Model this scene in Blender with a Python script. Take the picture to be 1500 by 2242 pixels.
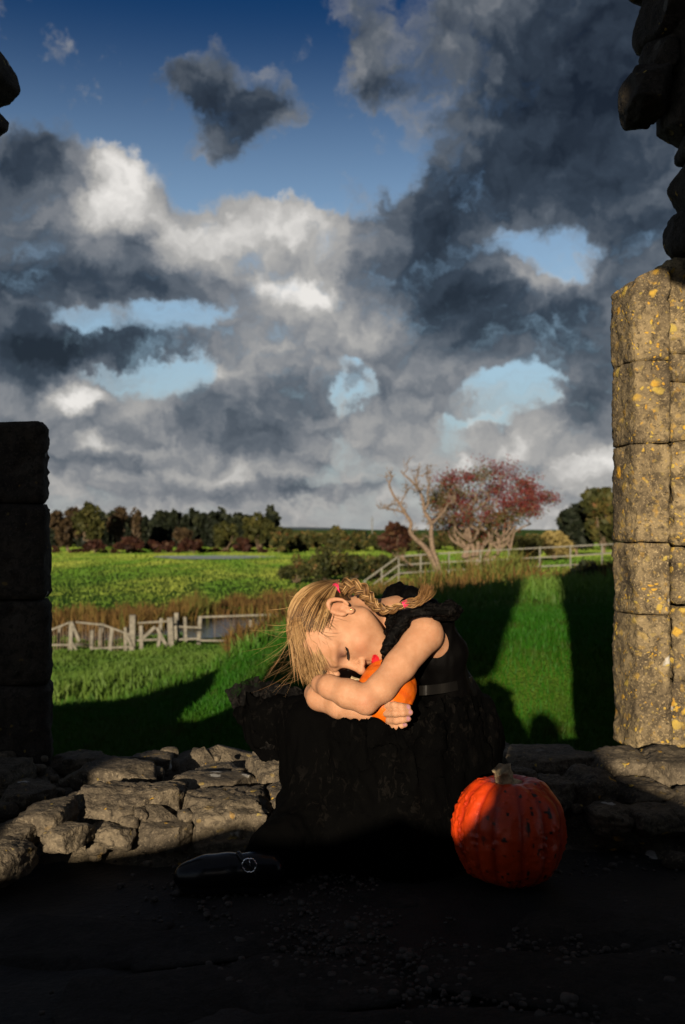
import bpy, math, random
import numpy as np
from mathutils import Vector, Matrix

random.seed(7)
np.random.seed(7)
sc = bpy.context.scene
for o in list(bpy.data.objects):
    bpy.data.objects.remove(o)
COL = sc.collection

# ---------------------------------------------------------------- camera
F = 2187.5            # focal length in photo pixels (35 mm lens on a 24 mm wide portrait frame)
HC = 0.72             # camera height above the floor of the ruin
VH = 1160.0           # photo row of the horizon
PITCH = math.atan((VH - 1121.0) / F)
CAM = np.array([0.0, 0.0, HC])
cam_data = bpy.data.cameras.new('camera')
cam = bpy.data.objects.new('camera', cam_data)
COL.objects.link(cam)
cam.location = (0, 0, HC)
cam.rotation_euler = (math.pi / 2 + PITCH, 0, 0)
cam_data.sensor_fit = 'HORIZONTAL'
cam_data.sensor_width = 24.0
cam_data.lens = 35.0
cam_data.clip_start = 0.05
cam_data.clip_end = 12000
cam_data.dof.use_dof = True
cam_data.dof.focus_distance = 2.14
cam_data.dof.aperture_fstop = 5.6
sc.camera = cam

def ray(u, v):
    """direction with unit depth for a point of the photograph"""
    x = (u - 750.0) / F
    y = -(v - 1121.0) / F
    cp, sp = math.cos(PITCH), math.sin(PITCH)
    d = np.array([x, cp - y * sp, sp + y * cp])
    return d / d[1]

def at(u, v, d):
    return CAM + ray(u, v) * d

# ---------------------------------------------------------------- light
ANTI = ray(1180, 1600)                      # where the viewer's own shadow would fall
SUN_DIR = ANTI / np.linalg.norm(ANTI)       # direction the sunlight travels
SUN_EL = math.asin(-SUN_DIR[2])
SUN_AZ = math.atan2(-SUN_DIR[0], -SUN_DIR[1])
sun_data = bpy.data.lights.new('sun', 'SUN')
sun_data.energy = 5.0
sun_data.angle = math.radians(0.53)
sun_data.color = (1.0, 0.83, 0.62)
sun = bpy.data.objects.new('sun', sun_data)
COL.objects.link(sun)
sun.location = (-3, -12, 8)
sun.rotation_euler = Vector(SUN_DIR).to_track_quat('-Z', 'Y').to_euler()
sc.view_settings.view_transform = 'Standard'
sc.view_settings.look = 'None'
sc.view_settings.exposure = 1.0
sc.view_settings.gamma = 1.0
sc.view_settings.use_curve_mapping = False
EXPO = 2.0 ** 1.0
sc.cycles.max_bounces = 6
sc.cycles.diffuse_bounces = 3
sc.cycles.glossy_bounces = 3
sc.cycles.transmission_bounces = 4
sc.cycles.transparent_max_bounces = 8
sc.cycles.sample_clamp_indirect = 4.0
sc.cycles.use_denoising = True

# ---------------------------------------------------------------- node helpers
class S:
    """a shader socket with arithmetic"""
    def __init__(s, nt, k): s.nt, s.k = nt, k
    def _m(s, op, *a, clamp=False):
        n = s.nt.nodes.new('ShaderNodeMath'); n.operation = op; n.use_clamp = clamp
        for i, v in enumerate(a):
            if isinstance(v, S): s.nt.links.new(v.k, n.inputs[i])
            else: n.inputs[i].default_value = float(v)
        return S(s.nt, n.outputs[0])
    def __add__(s, o): return s._m('ADD', s, o)
    def __radd__(s, o): return s._m('ADD', s, o)
    def __sub__(s, o): return s._m('SUBTRACT', s, o)
    def __rsub__(s, o): return s._m('SUBTRACT', o, s)
    def __mul__(s, o): return s._m('MULTIPLY', s, o)
    def __rmul__(s, o): return s._m('MULTIPLY', s, o)
    def __truediv__(s, o): return s._m('DIVIDE', s, o)
    def pow(s, o): return s._m('POWER', s, o)
    def mx(s, o): return s._m('MAXIMUM', s, o)
    def mn(s, o): return s._m('MINIMUM', s, o)
    def clamp(s): return s._m('ADD', s, 0.0, clamp=True)
    def step(s, a, b, lo=0.0, hi=1.0, smooth=True):
        n = s.nt.nodes.new('ShaderNodeMapRange')
        n.interpolation_type = 'SMOOTHSTEP' if smooth else 'LINEAR'
        s.nt.links.new(s.k, n.inputs[0])
        for i, v in zip((1, 2, 3, 4), (a, b, lo, hi)): n.inputs[i].default_value = v
        return S(s.nt, n.outputs[0])

def vmath(nt, op, a, b=None, out=0):
    n = nt.nodes.new('ShaderNodeVectorMath'); n.operation = op
    for i, v in enumerate((a, b)):
        if v is None: continue
        if isinstance(v, S): nt.links.new(v.k, n.inputs[i])
        else: n.inputs[i].default_value = tuple(v)
    return S(nt, n.outputs[out])

def noise(nt, vec, scale=5.0, detail=4.0, rough=0.5, dist=0.0, color=False, w=None, lac=2.0):
    n = nt.nodes.new('ShaderNodeTexNoise')
    if w is not None:
        n.noise_dimensions = '4D'; n.inputs['W'].default_value = w
    if vec is not None: nt.links.new(vec.k, n.inputs['Vector'])
    n.inputs['Scale'].default_value = scale; n.inputs['Detail'].default_value = detail
    n.inputs['Roughness'].default_value = rough; n.inputs['Distortion'].default_value = dist
    n.inputs['Lacunarity'].default_value = lac
    return S(nt, n.outputs['Color' if color else 'Fac'])

def voronoi(nt, vec, scale=5.0, feature='F1', out='Distance', rand=1.0):
    n = nt.nodes.new('ShaderNodeTexVoronoi'); n.feature = feature
    if vec is not None: nt.links.new(vec.k, n.inputs['Vector'])
    n.inputs['Scale'].default_value = scale; n.inputs['Randomness'].default_value = rand
    return S(nt, n.outputs[out])

def mixc(nt, fac, a, b, blend='MIX'):
    n = nt.nodes.new('ShaderNodeMix'); n.data_type = 'RGBA'; n.blend_type = blend
    for i, v in ((0, fac), (6, a), (7, b)):
        if isinstance(v, S): nt.links.new(v.k, n.inputs[i])
        elif i == 0: n.inputs[0].default_value = v
        else: n.inputs[i].default_value = (*v[:3], 1)
    return S(nt, n.outputs[2])

def ramp(nt, fac, stops, interp='LINEAR'):
    n = nt.nodes.new('ShaderNodeValToRGB'); n.color_ramp.interpolation = interp
    e = n.color_ramp.elements
    while len(e) < len(stops): e.new(0.5)
    for x, (p, c) in zip(e, stops): x.position = p; x.color = (*c[:3], 1)
    nt.links.new(fac.k, n.inputs[0])
    return S(nt, n.outputs[0])

def combine(nt, x, y, z):
    n = nt.nodes.new('ShaderNodeCombineXYZ')
    for i, v in enumerate((x, y, z)):
        if isinstance(v, S): nt.links.new(v.k, n.inputs[i])
        else: n.inputs[i].default_value = v
    return S(nt, n.outputs[0])

# ---------------------------------------------------------------- sky: blue gaps from the Sky Texture, broken cloud over it
world = bpy.data.worlds.new('World'); sc.world = world; world.use_nodes = True
nt = world.node_tree; nt.nodes.clear()
wout = nt.nodes.new('ShaderNodeOutputWorld'); bg = nt.nodes.new('ShaderNodeBackground')
nt.links.new(bg.outputs[0], wout.inputs[0])
sky = nt.nodes.new('ShaderNodeTexSky'); sky.sky_type = 'NISHITA'; sky.sun_disc = False
sky.sun_elevation = SUN_EL; sky.sun_rotation = SUN_AZ % (2 * math.pi)
sky.air_density = 1.0; sky.dust_density = 0.6; sky.ozone_density = 2.0
SKY_STRENGTH = 0.05
skyc = S(nt, sky.outputs[0])
tc = nt.nodes.new('ShaderNodeTexCoord')
sep = nt.nodes.new('ShaderNodeSeparateXYZ'); nt.links.new(tc.outputs['Generated'], sep.inputs[0])
dx, dy, dz = (S(nt, sep.outputs[i]) for i in range(3))
az = dx._m('ARCTAN2', dx, dy)
el = dz._m('ARCSINE', dz)
base = combine(nt, az, el, 0.0)
# turbulence that frays every cloud edge
w1 = vmath(nt, 'SUBTRACT', noise(nt, base, 7.0, 3, 0.55, color=True), (0.5, 0.5, 0.5))
w2 = vmath(nt, 'SUBTRACT', noise(nt, base, 26.0, 6, 0.68, color=True), (0.5, 0.5, 0.5))
w3 = vmath(nt, 'SUBTRACT', noise(nt, base, 2.9, 2, 0.5, color=True), (0.5, 0.5, 0.5))
warp = vmath(nt, 'ADD', vmath(nt, 'MULTIPLY', w1, (0.100, 0.080, 0)), vmath(nt, 'MULTIPLY', w2, (0.060, 0.050, 0)))
P = vmath(nt, 'ADD', base, warp)

def ang(u, v):
    d = ray(u, v); d = d / np.linalg.norm(d)
    return math.atan2(d[0], d[1]), math.asin(d[2])

# cloud masses and gaps: photo centre, radii, coverage, brightness
CLOUDS = [
 (170,110,330,190,-2.2,0),(690,370,180,130,-1.2,0),(680,110,130,150,-0.9,0),(310,300,100,60,-0.9,0),(880,30,50,60,-.6,0),(560,420,130,40,-.8,0),(880,340,50,50,-.8,0),
 (1230,540,90,50,-1.2,.2),(1110,500,50,36,-.9,.1),(1250,590,50,24,-.7,.4),
 (440,700,80,44,-1.1,.1),(330,690,70,20,-.7,.2),(150,705,60,24,-.8,.1),(210,735,50,16,-.6,.1),(360,825,90,24,-.9,.3),(450,830,40,30,-.7,.3),(180,815,60,18,-.6,.3),
 (780,800,24,14,-1.2,.2),(812,842,14,26,-1.1,.3),(775,880,26,12,-1.0,.3),(745,850,12,34,-.7,.2),(1135,838,80,13,-1.5,.35),(1070,862,46,11,-1.2,.4),(1165,880,36,14,-1.2,.3),(1100,915,50,9,-.9,.5),(1010,925,44,9,-.8,.5),
 (730,975,50,30,-.6,.3),(960,960,60,20,-.4,.4),
 (390,165,100,44,1.6,-.46),(480,210,90,60,1.7,-.48),(600,215,76,64,1.8,-.48),(510,300,74,56,1.7,-.40),(480,90,50,26,.8,-.4),
 (1180,210,170,150,1.3,-.72),(1030,60,170,80,.9,-.10),(790,80,60,90,1.1,-.28),(840,190,60,50,.9,-.28),(1360,110,140,160,1.2,-.80),
 (1110,390,200,80,1.3,-.36),(930,500,100,70,1.6,-.55),(930,600,110,70,1.6,-.62),(1000,440,90,60,1.0,-.45),(1290,330,160,100,1.1,-.22),(1420,470,110,70,1.2,-.45),(1370,610,100,80,.9,-.25),
 (285,345,56,40,1.8,1.0),(215,400,70,46,1.6,.88),(300,420,90,46,1.5,.62),(180,470,80,40,1.2,.45),(400,490,110,50,1.5,.50),(500,500,110,44,1.5,.62),(640,510,110,34,1.5,.70),(730,530,80,40,1.3,.55),(430,570,120,44,1.4,.48),(580,570,110,30,1.2,.30),
 (60,310,100,70,1.5,-.70),(40,420,100,60,1.4,-.25),(60,520,130,60,1.4,-.10),(110,620,260,46,1.4,-.62),(300,530,46,36,.5,-.75),(330,650,120,24,.8,-.30),
 (600,628,60,26,1.5,1.10),(700,622,50,26,1.5,1.15),(650,665,90,30,1.2,.60),(640,740,150,60,1.5,.38),(500,760,70,50,1.3,.05),(540,830,80,30,1.2,.36),(560,890,130,50,1.3,-.38),(620,970,110,36,1.2,-.45),(440,930,60,40,.8,-.2),
 (790,690,90,50,1.3,.34),(860,720,60,40,.8,.34),(940,690,110,50,1.2,-.40),(1080,735,130,60,1.4,-.58),(900,810,80,50,1.2,.0),(985,800,50,40,1.1,.30),(900,880,70,40,1.0,-.20),(870,950,90,36,1.1,.20),
 (1200,690,110,60,1.1,-.35),(1270,900,70,80,1.4,-.50),(1290,780,90,70,1.1,-.30),(1150,610,60,26,.8,.60),(1010,640,80,40,.8,-.5),
 (250,770,130,30,1.5,-.85),(120,790,90,30,1.1,-.8),(50,740,90,90,1.4,-.65),(130,880,50,26,1.5,1.25),(190,865,40,22,1.3,1.0),(60,870,70,50,1.0,-.35),(250,940,120,44,1.0,-.22),(225,970,36,20,.6,.9),
 (330,890,90,24,.8,.25),(330,1020,200,24,.7,-.30),(130,1000,120,40,.6,-.25),(640,1070,160,14,.6,-.40),(360,1075,200,14,.4,-.25),(1190,960,130,26,.6,.40),(1310,1020,70,36,.7,.70),(980,1000,90,20,.5,.4),(520,1040,130,14,.4,.35),
]
cov = None; shd = None
for (u, v, ru, rv, wc, ws) in CLOUDS:
    a0, e0 = ang(u, v)
    q = vmath(nt, 'MULTIPLY', vmath(nt, 'SUBTRACT', P, (a0, e0, 0)), (F / ru * 0.88, F / rv * 0.88, 0))
    g = vmath(nt, 'DOT_PRODUCT', q, q, out=1)
    g = g._m('POWER', 0.37, g)
    cov = g * wc if cov is None else g._m('MULTIPLY_ADD', g, wc, cov)
    if ws: shd = g * ws if shd is None else g._m('MULTIPLY_ADD', g, ws, shd)
def billow(vec):
    """cauliflower heads: rounded cells at two sizes"""
    n = nt.nodes.new('ShaderNodeTexVoronoi'); n.feature = 'SMOOTH_F1'; n.voronoi_dimensions = '2D'
    n.inputs['Scale'].default_value = 21.0; n.inputs['Smoothness'].default_value = .35; n.inputs['Detail'].default_value = 2.0; n.inputs['Roughness'].default_value = .62
    nt.links.new(vec.k, n.inputs['Vector']); return 1.0 - S(nt, n.outputs['Distance'])
n_big = noise(nt, vmath(nt, 'MULTIPLY', P, (1, 1.5, 1)), 6.0, 7, 0.62)
n_mid = noise(nt, vmath(nt, 'MULTIPLY', P, (1, 1.25, 1)), 25.0, 6, 0.66)
n_bil = billow(P)
# the same field a little higher up: where it thins out, the lit top of a billow shows
up = vmath(nt, 'ADD', P, (-0.006, 0.016, 0))
n_bigu = noise(nt, vmath(nt, 'MULTIPLY', up, (1, 1.5, 1)), 6.0, 7, 0.62)
n_bilu = billow(up)
low = el.step(0.02, 0.20, 1.0, 0.0)                       # towards the horizon cloud closes up into thin layers
streak = noise(nt, vmath(nt, 'MULTIPLY', P, (1, 5.5, 1)), 8.0, 6, 0.6)
ragged = noise(nt, vmath(nt, 'ADD', base, vmath(nt, 'MULTIPLY', w2, (.03, .03, 0))), 17.0, 6, 0.66)
dens = cov.mn(0.80).mx(0.0) + cov.mx(-1.15).mn(0.0) * ragged.step(0.34, 0.60, 0.35, 1.12) + (n_big - 0.5) * 3.3 + (n_bil - 0.55) * 0.45 + (n_mid - 0.5) * 1.7 + low * 0.40 + 0.52
alpha = dens.step(-0.25, 1.05).mx(el.step(0.10, 0.33, 0.60, 0.0) * streak.step(0.36, 0.66))
relief = ((n_big - n_bigu) * 1.1 + (n_bil - n_bilu) * 0.28)
thin = alpha.step(0.30, 1.0, 0.26, 0.0)
body = shd * 0.92 + relief + (n_bil - 0.55) * 0.20 + (n_mid - 0.5) * 0.38 + (n_big - 0.5) * 0.3 + thin + low * ((streak - 0.5) * 1.3 + 0.42) + 0.11
cl = ramp(nt, body.step(-1.15, 1.35, smooth=False), [(0.0, (.010, .015, .025)), (0.22, (.034, .048, .070)), (0.40, (.105, .124, .152)),
        (0.54, (.215, .226, .246)), (0.74, (.42, .41, .395)), (1.0, (.84, .81, .77))])
haze = ramp(nt, el.step(-0.02, 0.16), [(0.0, (.33, .39, .45)), (1.0, (.17, .26, .40))])
blue = mixc(nt, 0.55, vmath(nt, 'SCALE', skyc), (0, 0, 0))
blue.k.node.inputs[0].default_value = 0.0
vs = [n for n in nt.nodes if n.type == 'VECT_MATH' and n.operation == 'SCALE'][0]
vs.inputs['Scale'].default_value = SKY_STRENGTH * EXPO
deep = el.step(0.26, 0.51)
BLUE = mixc(nt, 1.0, blue, mixc(nt, deep, (1.22, 1.16, 1.16), (.05, .20, .40)), 'MULTIPLY')
blue = mixc(nt, low * 0.75, BLUE, haze)
full = mixc(nt, alpha * 0.97, blue, cl)
full = vmath(nt, 'SCALE', full); full.k.node.inputs['Scale'].default_value = 1.0 / (EXPO)
nt.links.new(full.k, bg.inputs['Color'])
bg.inputs['Strength'].default_value = 1.0
world.cycles.sampling_method = 'MANUAL'; world.cycles.sample_map_resolution = 512

# ---------------------------------------------------------------- mesh helpers
def link(o, parent=None):
    COL.objects.link(o)
    if parent is not None: o.parent = parent
    return o

def build(name, verts, faces, mat=None, parent=None, smooth=True, attrs=None):
    """verts (n,3), faces: list of tuples or an (m,k) array -> one mesh object"""
    me = bpy.data.meshes.new(name)
    verts = np.asarray(verts, dtype=np.float32)
    if isinstance(faces, np.ndarray):
        k = faces.shape[1]; m = faces.shape[0]
        me.vertices.add(len(verts)); me.vertices.foreach_set('co', verts.ravel())
        me.loops.add(m * k); me.loops.foreach_set('vertex_index', faces.astype(np.int32).ravel())
        me.polygons.add(m)
        me.polygons.foreach_set('loop_start', np.arange(0, m * k, k, dtype=np.int32))
        me.polygons.foreach_set('loop_total', np.full(m, k, dtype=np.int32))
        me.update(calc_edges=True); me.validate()
    else:
        me.from_pydata(verts.tolist(), [], faces); me.update()
    if smooth: me.polygons.foreach_set('use_smooth', np.ones(len(me.polygons), dtype=bool))
    if attrs:
        for an, (kind, dat) in attrs.items():
            a = me.attributes.new(an, kind, 'POINT')
            if kind == 'FLOAT_COLOR': a.data.foreach_set('color', np.asarray(dat, np.float32).ravel())
            else: a.data.foreach_set('value', np.asarray(dat, np.float32).ravel())
    if mat is not None: me.materials.append(mat)
    return link(bpy.data.objects.new(name, me), parent)

def empty(name, loc=(0, 0, 0)):
    o = bpy.data.objects.new(name, None); o.location = tuple(float(c) for c in loc); o.empty_display_size = 0.1
    return link(o)

def tag(o, label=None, cat=None, group=None, kind=None):
    if label: o['label'] = label
    if cat: o['category'] = cat
    if group: o['group'] = group
    if kind: o['kind'] = kind
    return o

def hang(child, root):
    """parent keeping the child's vertices where they were modelled in the world"""
    child.parent = root
    child.matrix_parent_inverse = Matrix.Translation(-Vector(root.location))
    return child

# numpy value noise
def _hash(ix, iy, iz, seed):
    h = (ix * 374761393 + iy * 668265263 + iz * 2147483647 + seed * 1274126177) & 0x7fffffff
    h = ((h ^ (h >> 13)) * 1103515245 + 12345) & 0x7fffffff
    h = (h ^ (h >> 16)) * 668265263 & 0x7fffffff
    return (h & 0xffff) / 32767.5 - 1.0

def vnoise(p, scale=1.0, seed=0):
    p = np.asarray(p, dtype=np.float64) * scale
    i = np.floor(p).astype(np.int64); f = p - i; f = f * f * f * (f * (f * 6 - 15) + 10)
    r = 0
    for a in (0, 1):
        wx = f[..., 0] if a else 1 - f[..., 0]
        for b in (0, 1):
            wy = f[..., 1] if b else 1 - f[..., 1]
            for c in (0, 1):
                wz = f[..., 2] if c else 1 - f[..., 2]
                r = r + wx * wy * wz * _hash(i[..., 0] + a, i[..., 1] + b, i[..., 2] + c, seed)
    return r

def fbm(p, scale=1.0, octv=4, rough=0.5, seed=0):
    r = 0; amp = 1.0
    for k in range(octv):
        r = r + amp * vnoise(p, scale * 2.03 ** k, seed + k * 17); amp *= rough
    return r

def tube(pts, radii, n=8, cap=True):
    """round bar along a polyline: (verts, quad faces as list)"""
    pts = np.asarray(pts, float); m = len(pts)
    radii = np.broadcast_to(np.asarray(radii, float), (m,))
    tan = np.gradient(pts, axis=0); tan /= np.linalg.norm(tan, axis=1)[:, None] + 1e-12
    ref = np.array([0, 0, 1.0]) if abs(tan[0][2]) < 0.9 else np.array([1.0, 0, 0])
    vs = []; nrm = np.cross(tan[0], ref); nrm /= np.linalg.norm(nrm)
    for i in range(m):
        nrm = nrm - tan[i] * np.dot(nrm, tan[i]); nrm /= np.linalg.norm(nrm) + 1e-12
        b = np.cross(tan[i], nrm)
        for k in range(n):
            t = 2 * math.pi * k / n
            vs.append(pts[i] + radii[i] * (math.cos(t) * nrm + math.sin(t) * b))
    fs = []
    for i in range(m - 1):
        for k in range(n):
            fs.append((i * n + k, i * n + (k + 1) % n, (i + 1) * n + (k + 1) % n, (i + 1) * n + k))
    if cap:
        fs.append(tuple(range(n - 1, -1, -1))); fs.append(tuple((m - 1) * n + k for k in range(n)))
    return vs, fs

def merge(parts):
    V = []; Fc = []
    for v, f in parts:
        o = len(V); V.extend(list(v)); Fc.extend([tuple(i + o for i in q) for q in f])
    return V, Fc

def bar(a, b, w, t, up=(0, 0, 1)):
    """a squared bar from a to b, w wide, t thick"""
    a = np.asarray(a, float); b = np.asarray(b, float); d = b - a; d /= np.linalg.norm(d)
    s = np.cross(d, up)
    if np.linalg.norm(s) < 1e-6: s = np.array([1.0, 0, 0])
    s /= np.linalg.norm(s); q = np.cross(s, d)
    v = []
    for e in (a, b):
        for (i, j) in ((-1, -1), (1, -1), (1, 1), (-1, 1)):
            v.append(e + s * i * w / 2 + q * j * t / 2)
    f = [(3, 2, 1, 0), (4, 5, 6, 7), (0, 1, 5, 4), (1, 2, 6, 5), (2, 3, 7, 6), (3, 0, 4, 7)]
    return v, f

def catmull(pts, per=8):
    pts = np.asarray(pts, float); P0 = np.vstack([2 * pts[0] - pts[1], pts, 2 * pts[-1] - pts[-2]])
    out = []
    for i in range(1, len(P0) - 2):
        for k in range(per):
            t = k / per
            out.append(0.5 * (2 * P0[i] + (P0[i + 1] - P0[i - 1]) * t + (2 * P0[i - 1] - 5 * P0[i] + 4 * P0[i + 1] - P0[i + 2]) * t * t
                       + (3 * P0[i] - P0[i - 1] - 3 * P0[i + 1] + P0[i + 2]) * t ** 3))
    out.append(P0[-2]); return np.array(out)

# ---------------------------------------------------------------- materials
def material(name):
    m = bpy.data.materials.new(name); m.use_nodes = True
    t = m.node_tree; b = t.nodes['Principled BSDF']
    return m, t, b

def setc(t, b, sock, v):
    if isinstance(v, S): t.links.new(v.k, b.inputs[sock])
    elif isinstance(v, (tuple, list)): b.inputs[sock].default_value = (*v[:3], 1)
    else: b.inputs[sock].default_value = v

def bump(t, b, h, strength=0.5, dist=0.01):
    n = t.nodes.new('ShaderNodeBump'); n.inputs['Strength'].default_value = strength
    n.inputs['Distance'].default_value = dist
    t.links.new(h.k, n.inputs['Height']); t.links.new(n.outputs[0], b.inputs['Normal'])

def wpos(t):
    n = t.nodes.new('ShaderNodeNewGeometry'); return S(t, n.outputs['Position'])

def objrand(t):
    n = t.nodes.new('ShaderNodeObjectInfo'); return S(t, n.outputs['Random'])

def attr(t, name, out='Color'):
    n = t.nodes.new('ShaderNodeAttribute'); n.attribute_name = name
    return S(t, n.outputs[out])

def plain(name, col, rough=0.7, spec=0.3, var=0.25, scale=20.0, metal=0.0):
    m, t, b = material(name)
    f = noise(t, wpos(t), scale, 4, 0.6)
    c2 = tuple(c * (1 - var) for c in col); c1 = tuple(min(1, c * (1 + var)) for c in col)
    setc(t, b, 'Base Color', mixc(t, f.step(0.3, 0.7), c2, c1))
    setc(t, b, 'Roughness', rough); setc(t, b, 'Specular IOR Level', spec); setc(t, b, 'Metallic', metal)
    bump(t, b, f, 0.2, 0.004)
    return m

def stone_material(name, dark, light, lichen=0.0, white=0.3, orange=(.36, .195, .016)):
    m, t, b = material(name)
    p = wpos(t)
    pw = vmath(t, 'ADD', p, vmath(t, 'MULTIPLY', vmath(t, 'SUBTRACT', noise(t, p, 14, 3, .6, color=True), (.5, .5, .5)), (.06, .06, .06)))
    big = noise(t, p, 6, 5, .6); mid = noise(t, pw, 38, 5, .65); fine = noise(t, p, 170, 3, .6)
    c = mixc(t, big.step(.3, .7), dark, light)
    c = mixc(t, mid.step(.42, .62) * 0.7, c, tuple(x * 0.45 for x in dark))
    c = mixc(t, fine.step(.52, .72) * 0.65, c, tuple(min(1, x * 1.5) for x in light))
    c = mixc(t, mid.step(.62, .44) * 0.0 + noise(t, pw, 75, 3, .6).step(.60, .68) * 0.8, c, tuple(x * 0.25 for x in dark))
    ox = objrand(t)
    c = mixc(t, ox * 0.35, c, tuple(x * 0.6 for x in dark))
    # white crust lichen: round blotches
    vw = voronoi(t, pw, 13); wm = (voronoi(t, pw, 13, out='Color'))
    sw = t.nodes.new('ShaderNodeSeparateColor'); t.links.new(wm.k, sw.inputs[0]); pick = S(t, sw.outputs[0])
    m_w = vw.step(.24, .17) * pick.step(1 - white - .02, 1 - white, smooth=False)
    c = mixc(t, m_w * .85, c, (.34, .33, .30))
    h = big * 0.6 + mid * 0.5 + fine * 0.16
    if lichen > 0:
        for k, (s, th) in enumerate(((17, .27), (34, .30), (60, .30))):
            v = voronoi(t, pw, s); vc = voronoi(t, pw, s, out='Color')
            sp = t.nodes.new('ShaderNodeSeparateColor'); t.links.new(vc.k, sp.inputs[0]); pk = S(t, sp.outputs[1])
            zone = noise(t, p, 7 + 2 * k, 2, .5).step(.46, .60)
            mk = v.step(th + .03, th - .1) * pk.step(1 - lichen, 1.02 - lichen, smooth=False) * zone.mx(.25 if k else .0)
            tint = mixc(t, S(t, sp.outputs[2]), orange, (.30, .23, .05))
            c = mixc(t, mk * .9, c, tint)
            h = h + mk * 0.08
    setc(t, b, 'Base Color', c); setc(t, b, 'Roughness', 0.9); setc(t, b, 'Specular IOR Level', 0.2)
    bump(t, b, h, 0.9, 0.018)
    return m

M = {}
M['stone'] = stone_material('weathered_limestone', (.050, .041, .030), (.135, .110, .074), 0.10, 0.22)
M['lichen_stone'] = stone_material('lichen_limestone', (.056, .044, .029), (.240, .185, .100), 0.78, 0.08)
M['shaded_stone'] = stone_material('shaded_wall_stone', (.016, .013, .010), (.040, .033, .024), 0.05, 0.06)  # limestone again, its colour darkened for the walls standing in shade
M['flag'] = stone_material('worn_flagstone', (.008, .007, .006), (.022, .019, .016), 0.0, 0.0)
M['timber'] = plain('weathered_timber', (.115, .108, .088), .85, .2, .3, 9)
M['metal_rail'] = plain('galvanised_rail', (.092, .090, .074), .6, .4, .2, 6)
M['bark'] = plain('bark', (.10, .075, .05), .9, .1, .45, 8)
M['pale_bark'] = plain('pale_dead_wood', (.120, .088, .064), .9, .1, .4, 10)

# ---------------------------------------------------------------- the land: heights below the lens, by photo column and distance
_D = np.array([2.7, 3.2, 5.0, 5.8, 6.4, 7.2, 8.2, 10, 13, 16, 20, 27, 40, 55, 80, 130, 200, 420, 1200, 5000])
_U = np.array([-9000, -2500, 0, 240, 420, 560, 640, 850, 1150, 1400, 2000, 5000, 9000])
_lft = [-.75, -1.25, -1.42, -1.46, -1.50, -1.54, -1.62, -1.88, -2.30, -2.65, -3.02, -3.42, -3.58, -3.62, -3.65, -3.70, -3.70, -3.0, 0, 0]
_rgt = [-.75, -1.15, -1.32, -1.34, -1.28, -.86, -.74, -.72, -.72, -.86, -1.10, -1.62, -2.25, -2.55, -2.7, -2.9, -3.1, -2.8, 0, 0]
_T = np.zeros((len(_U), len(_D)))
for i, u in enumerate(_U):
    for j, d in enumerate(_D):
        wgt = np.interp(u, [-100, 300, 420, 560, 640, 850], [0, .10, .32, .62, .80, 1.0])
        far = np.interp(u, [200, 560, 800, 950, 1300], [0, .12, .45, .8, 1.0])
        w = wgt if d < 9 else (far if d > 22 else wgt + (far - wgt) * (d - 9) / 13)
        _T[i, j] = _lft[j] * (1 - w) + _rgt[j] * w
        if 30 < d < 90: _T[i, j] += np.interp(u, [1000, 1400, 2500], [0, .75, 1.6])
def _spline_d(ld):
    return np.interp(ld, np.log(_D), np.arange(len(_D)))
def height(x, y):
    x = np.asarray(x, float); y = np.asarray(y, float)
    yy = np.maximum(y, 2.7)
    u = 750 + F * x / np.maximum(yy, 2.7)
    fj = np.clip(_spline_d(np.log(yy)), 0, len(_D) - 1.001); fi = np.clip(np.interp(u, _U, np.arange(len(_U))), 0, len(_U) - 1.001)
    i = fi.astype(int); j = fj.astype(int); a = fi - i; b = fj - j
    a = a * a * (3 - 2 * a) * .5 + a * .5; b = b * b * (3 - 2 * b) * .5 + b * .5
    z = (_T[i, j] * (1 - a) * (1 - b) + _T[i + 1, j] * a * (1 - b) + _T[i, j + 1] * (1 - a) * b + _T[i + 1, j + 1] * a * b)
    p = np.stack([x, y, x * 0], -1)
    z = z + fbm(p, 1.1, 3, .5, 3) * .03 * np.clip((y - 3) / 4, 0, 1)
    lump = np.exp(-((y - 15) / 8) ** 2) * np.clip((500 - u) / 200, 0, 1)
    z = z + fbm(p * [1, .8, 1], .9, 2, .5, 9) * .17 * lump
    # the ditch that holds the stream
    pool = np.exp(-((x + 4.0) / 2.6) ** 4)
    dd_ = y - STREAM(x); dd_ = np.where(dd_ > 0, np.maximum(dd_ - 5.0 * pool, 0), dd_)
    z = z - .62 * np.exp(-(dd_ / 2.6) ** 2) * np.clip((900 - u) / 120, 0, 1)
    return HC + z
def STREAM(x): return 36.5 + 0.10 * x + 0.8 * np.sin(x * .21)
def ground(x, y): return float(height(np.array([x]), np.array([y]))[0])
def on(u, d):
    x = d * (u - 750) / F
    return np.array([x, d, ground(x, d)])

ys = np.concatenate([np.linspace(2.7, 9, 90), np.geomspace(9.1, 60, 110), np.geomspace(61, 5000, 90)])
xs_unit = np.concatenate([-np.geomspace(30, .62, 40), np.linspace(-.6, .6, 150), np.geomspace(.62, 30, 40)])
XX = xs_unit[None, :] * (ys[:, None] * .7 + 3); YY = np.repeat(ys[:, None], len(xs_unit), 1)
ZZ = height(XX, YY)
nr, nc = XX.shape
idx = np.arange(nr * nc).reshape(nr, nc)
tf = np.stack([idx[:-1, :-1], idx[:-1, 1:], idx[1:, 1:], idx[1:, :-1]], -1).reshape(-1, 4)

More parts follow.
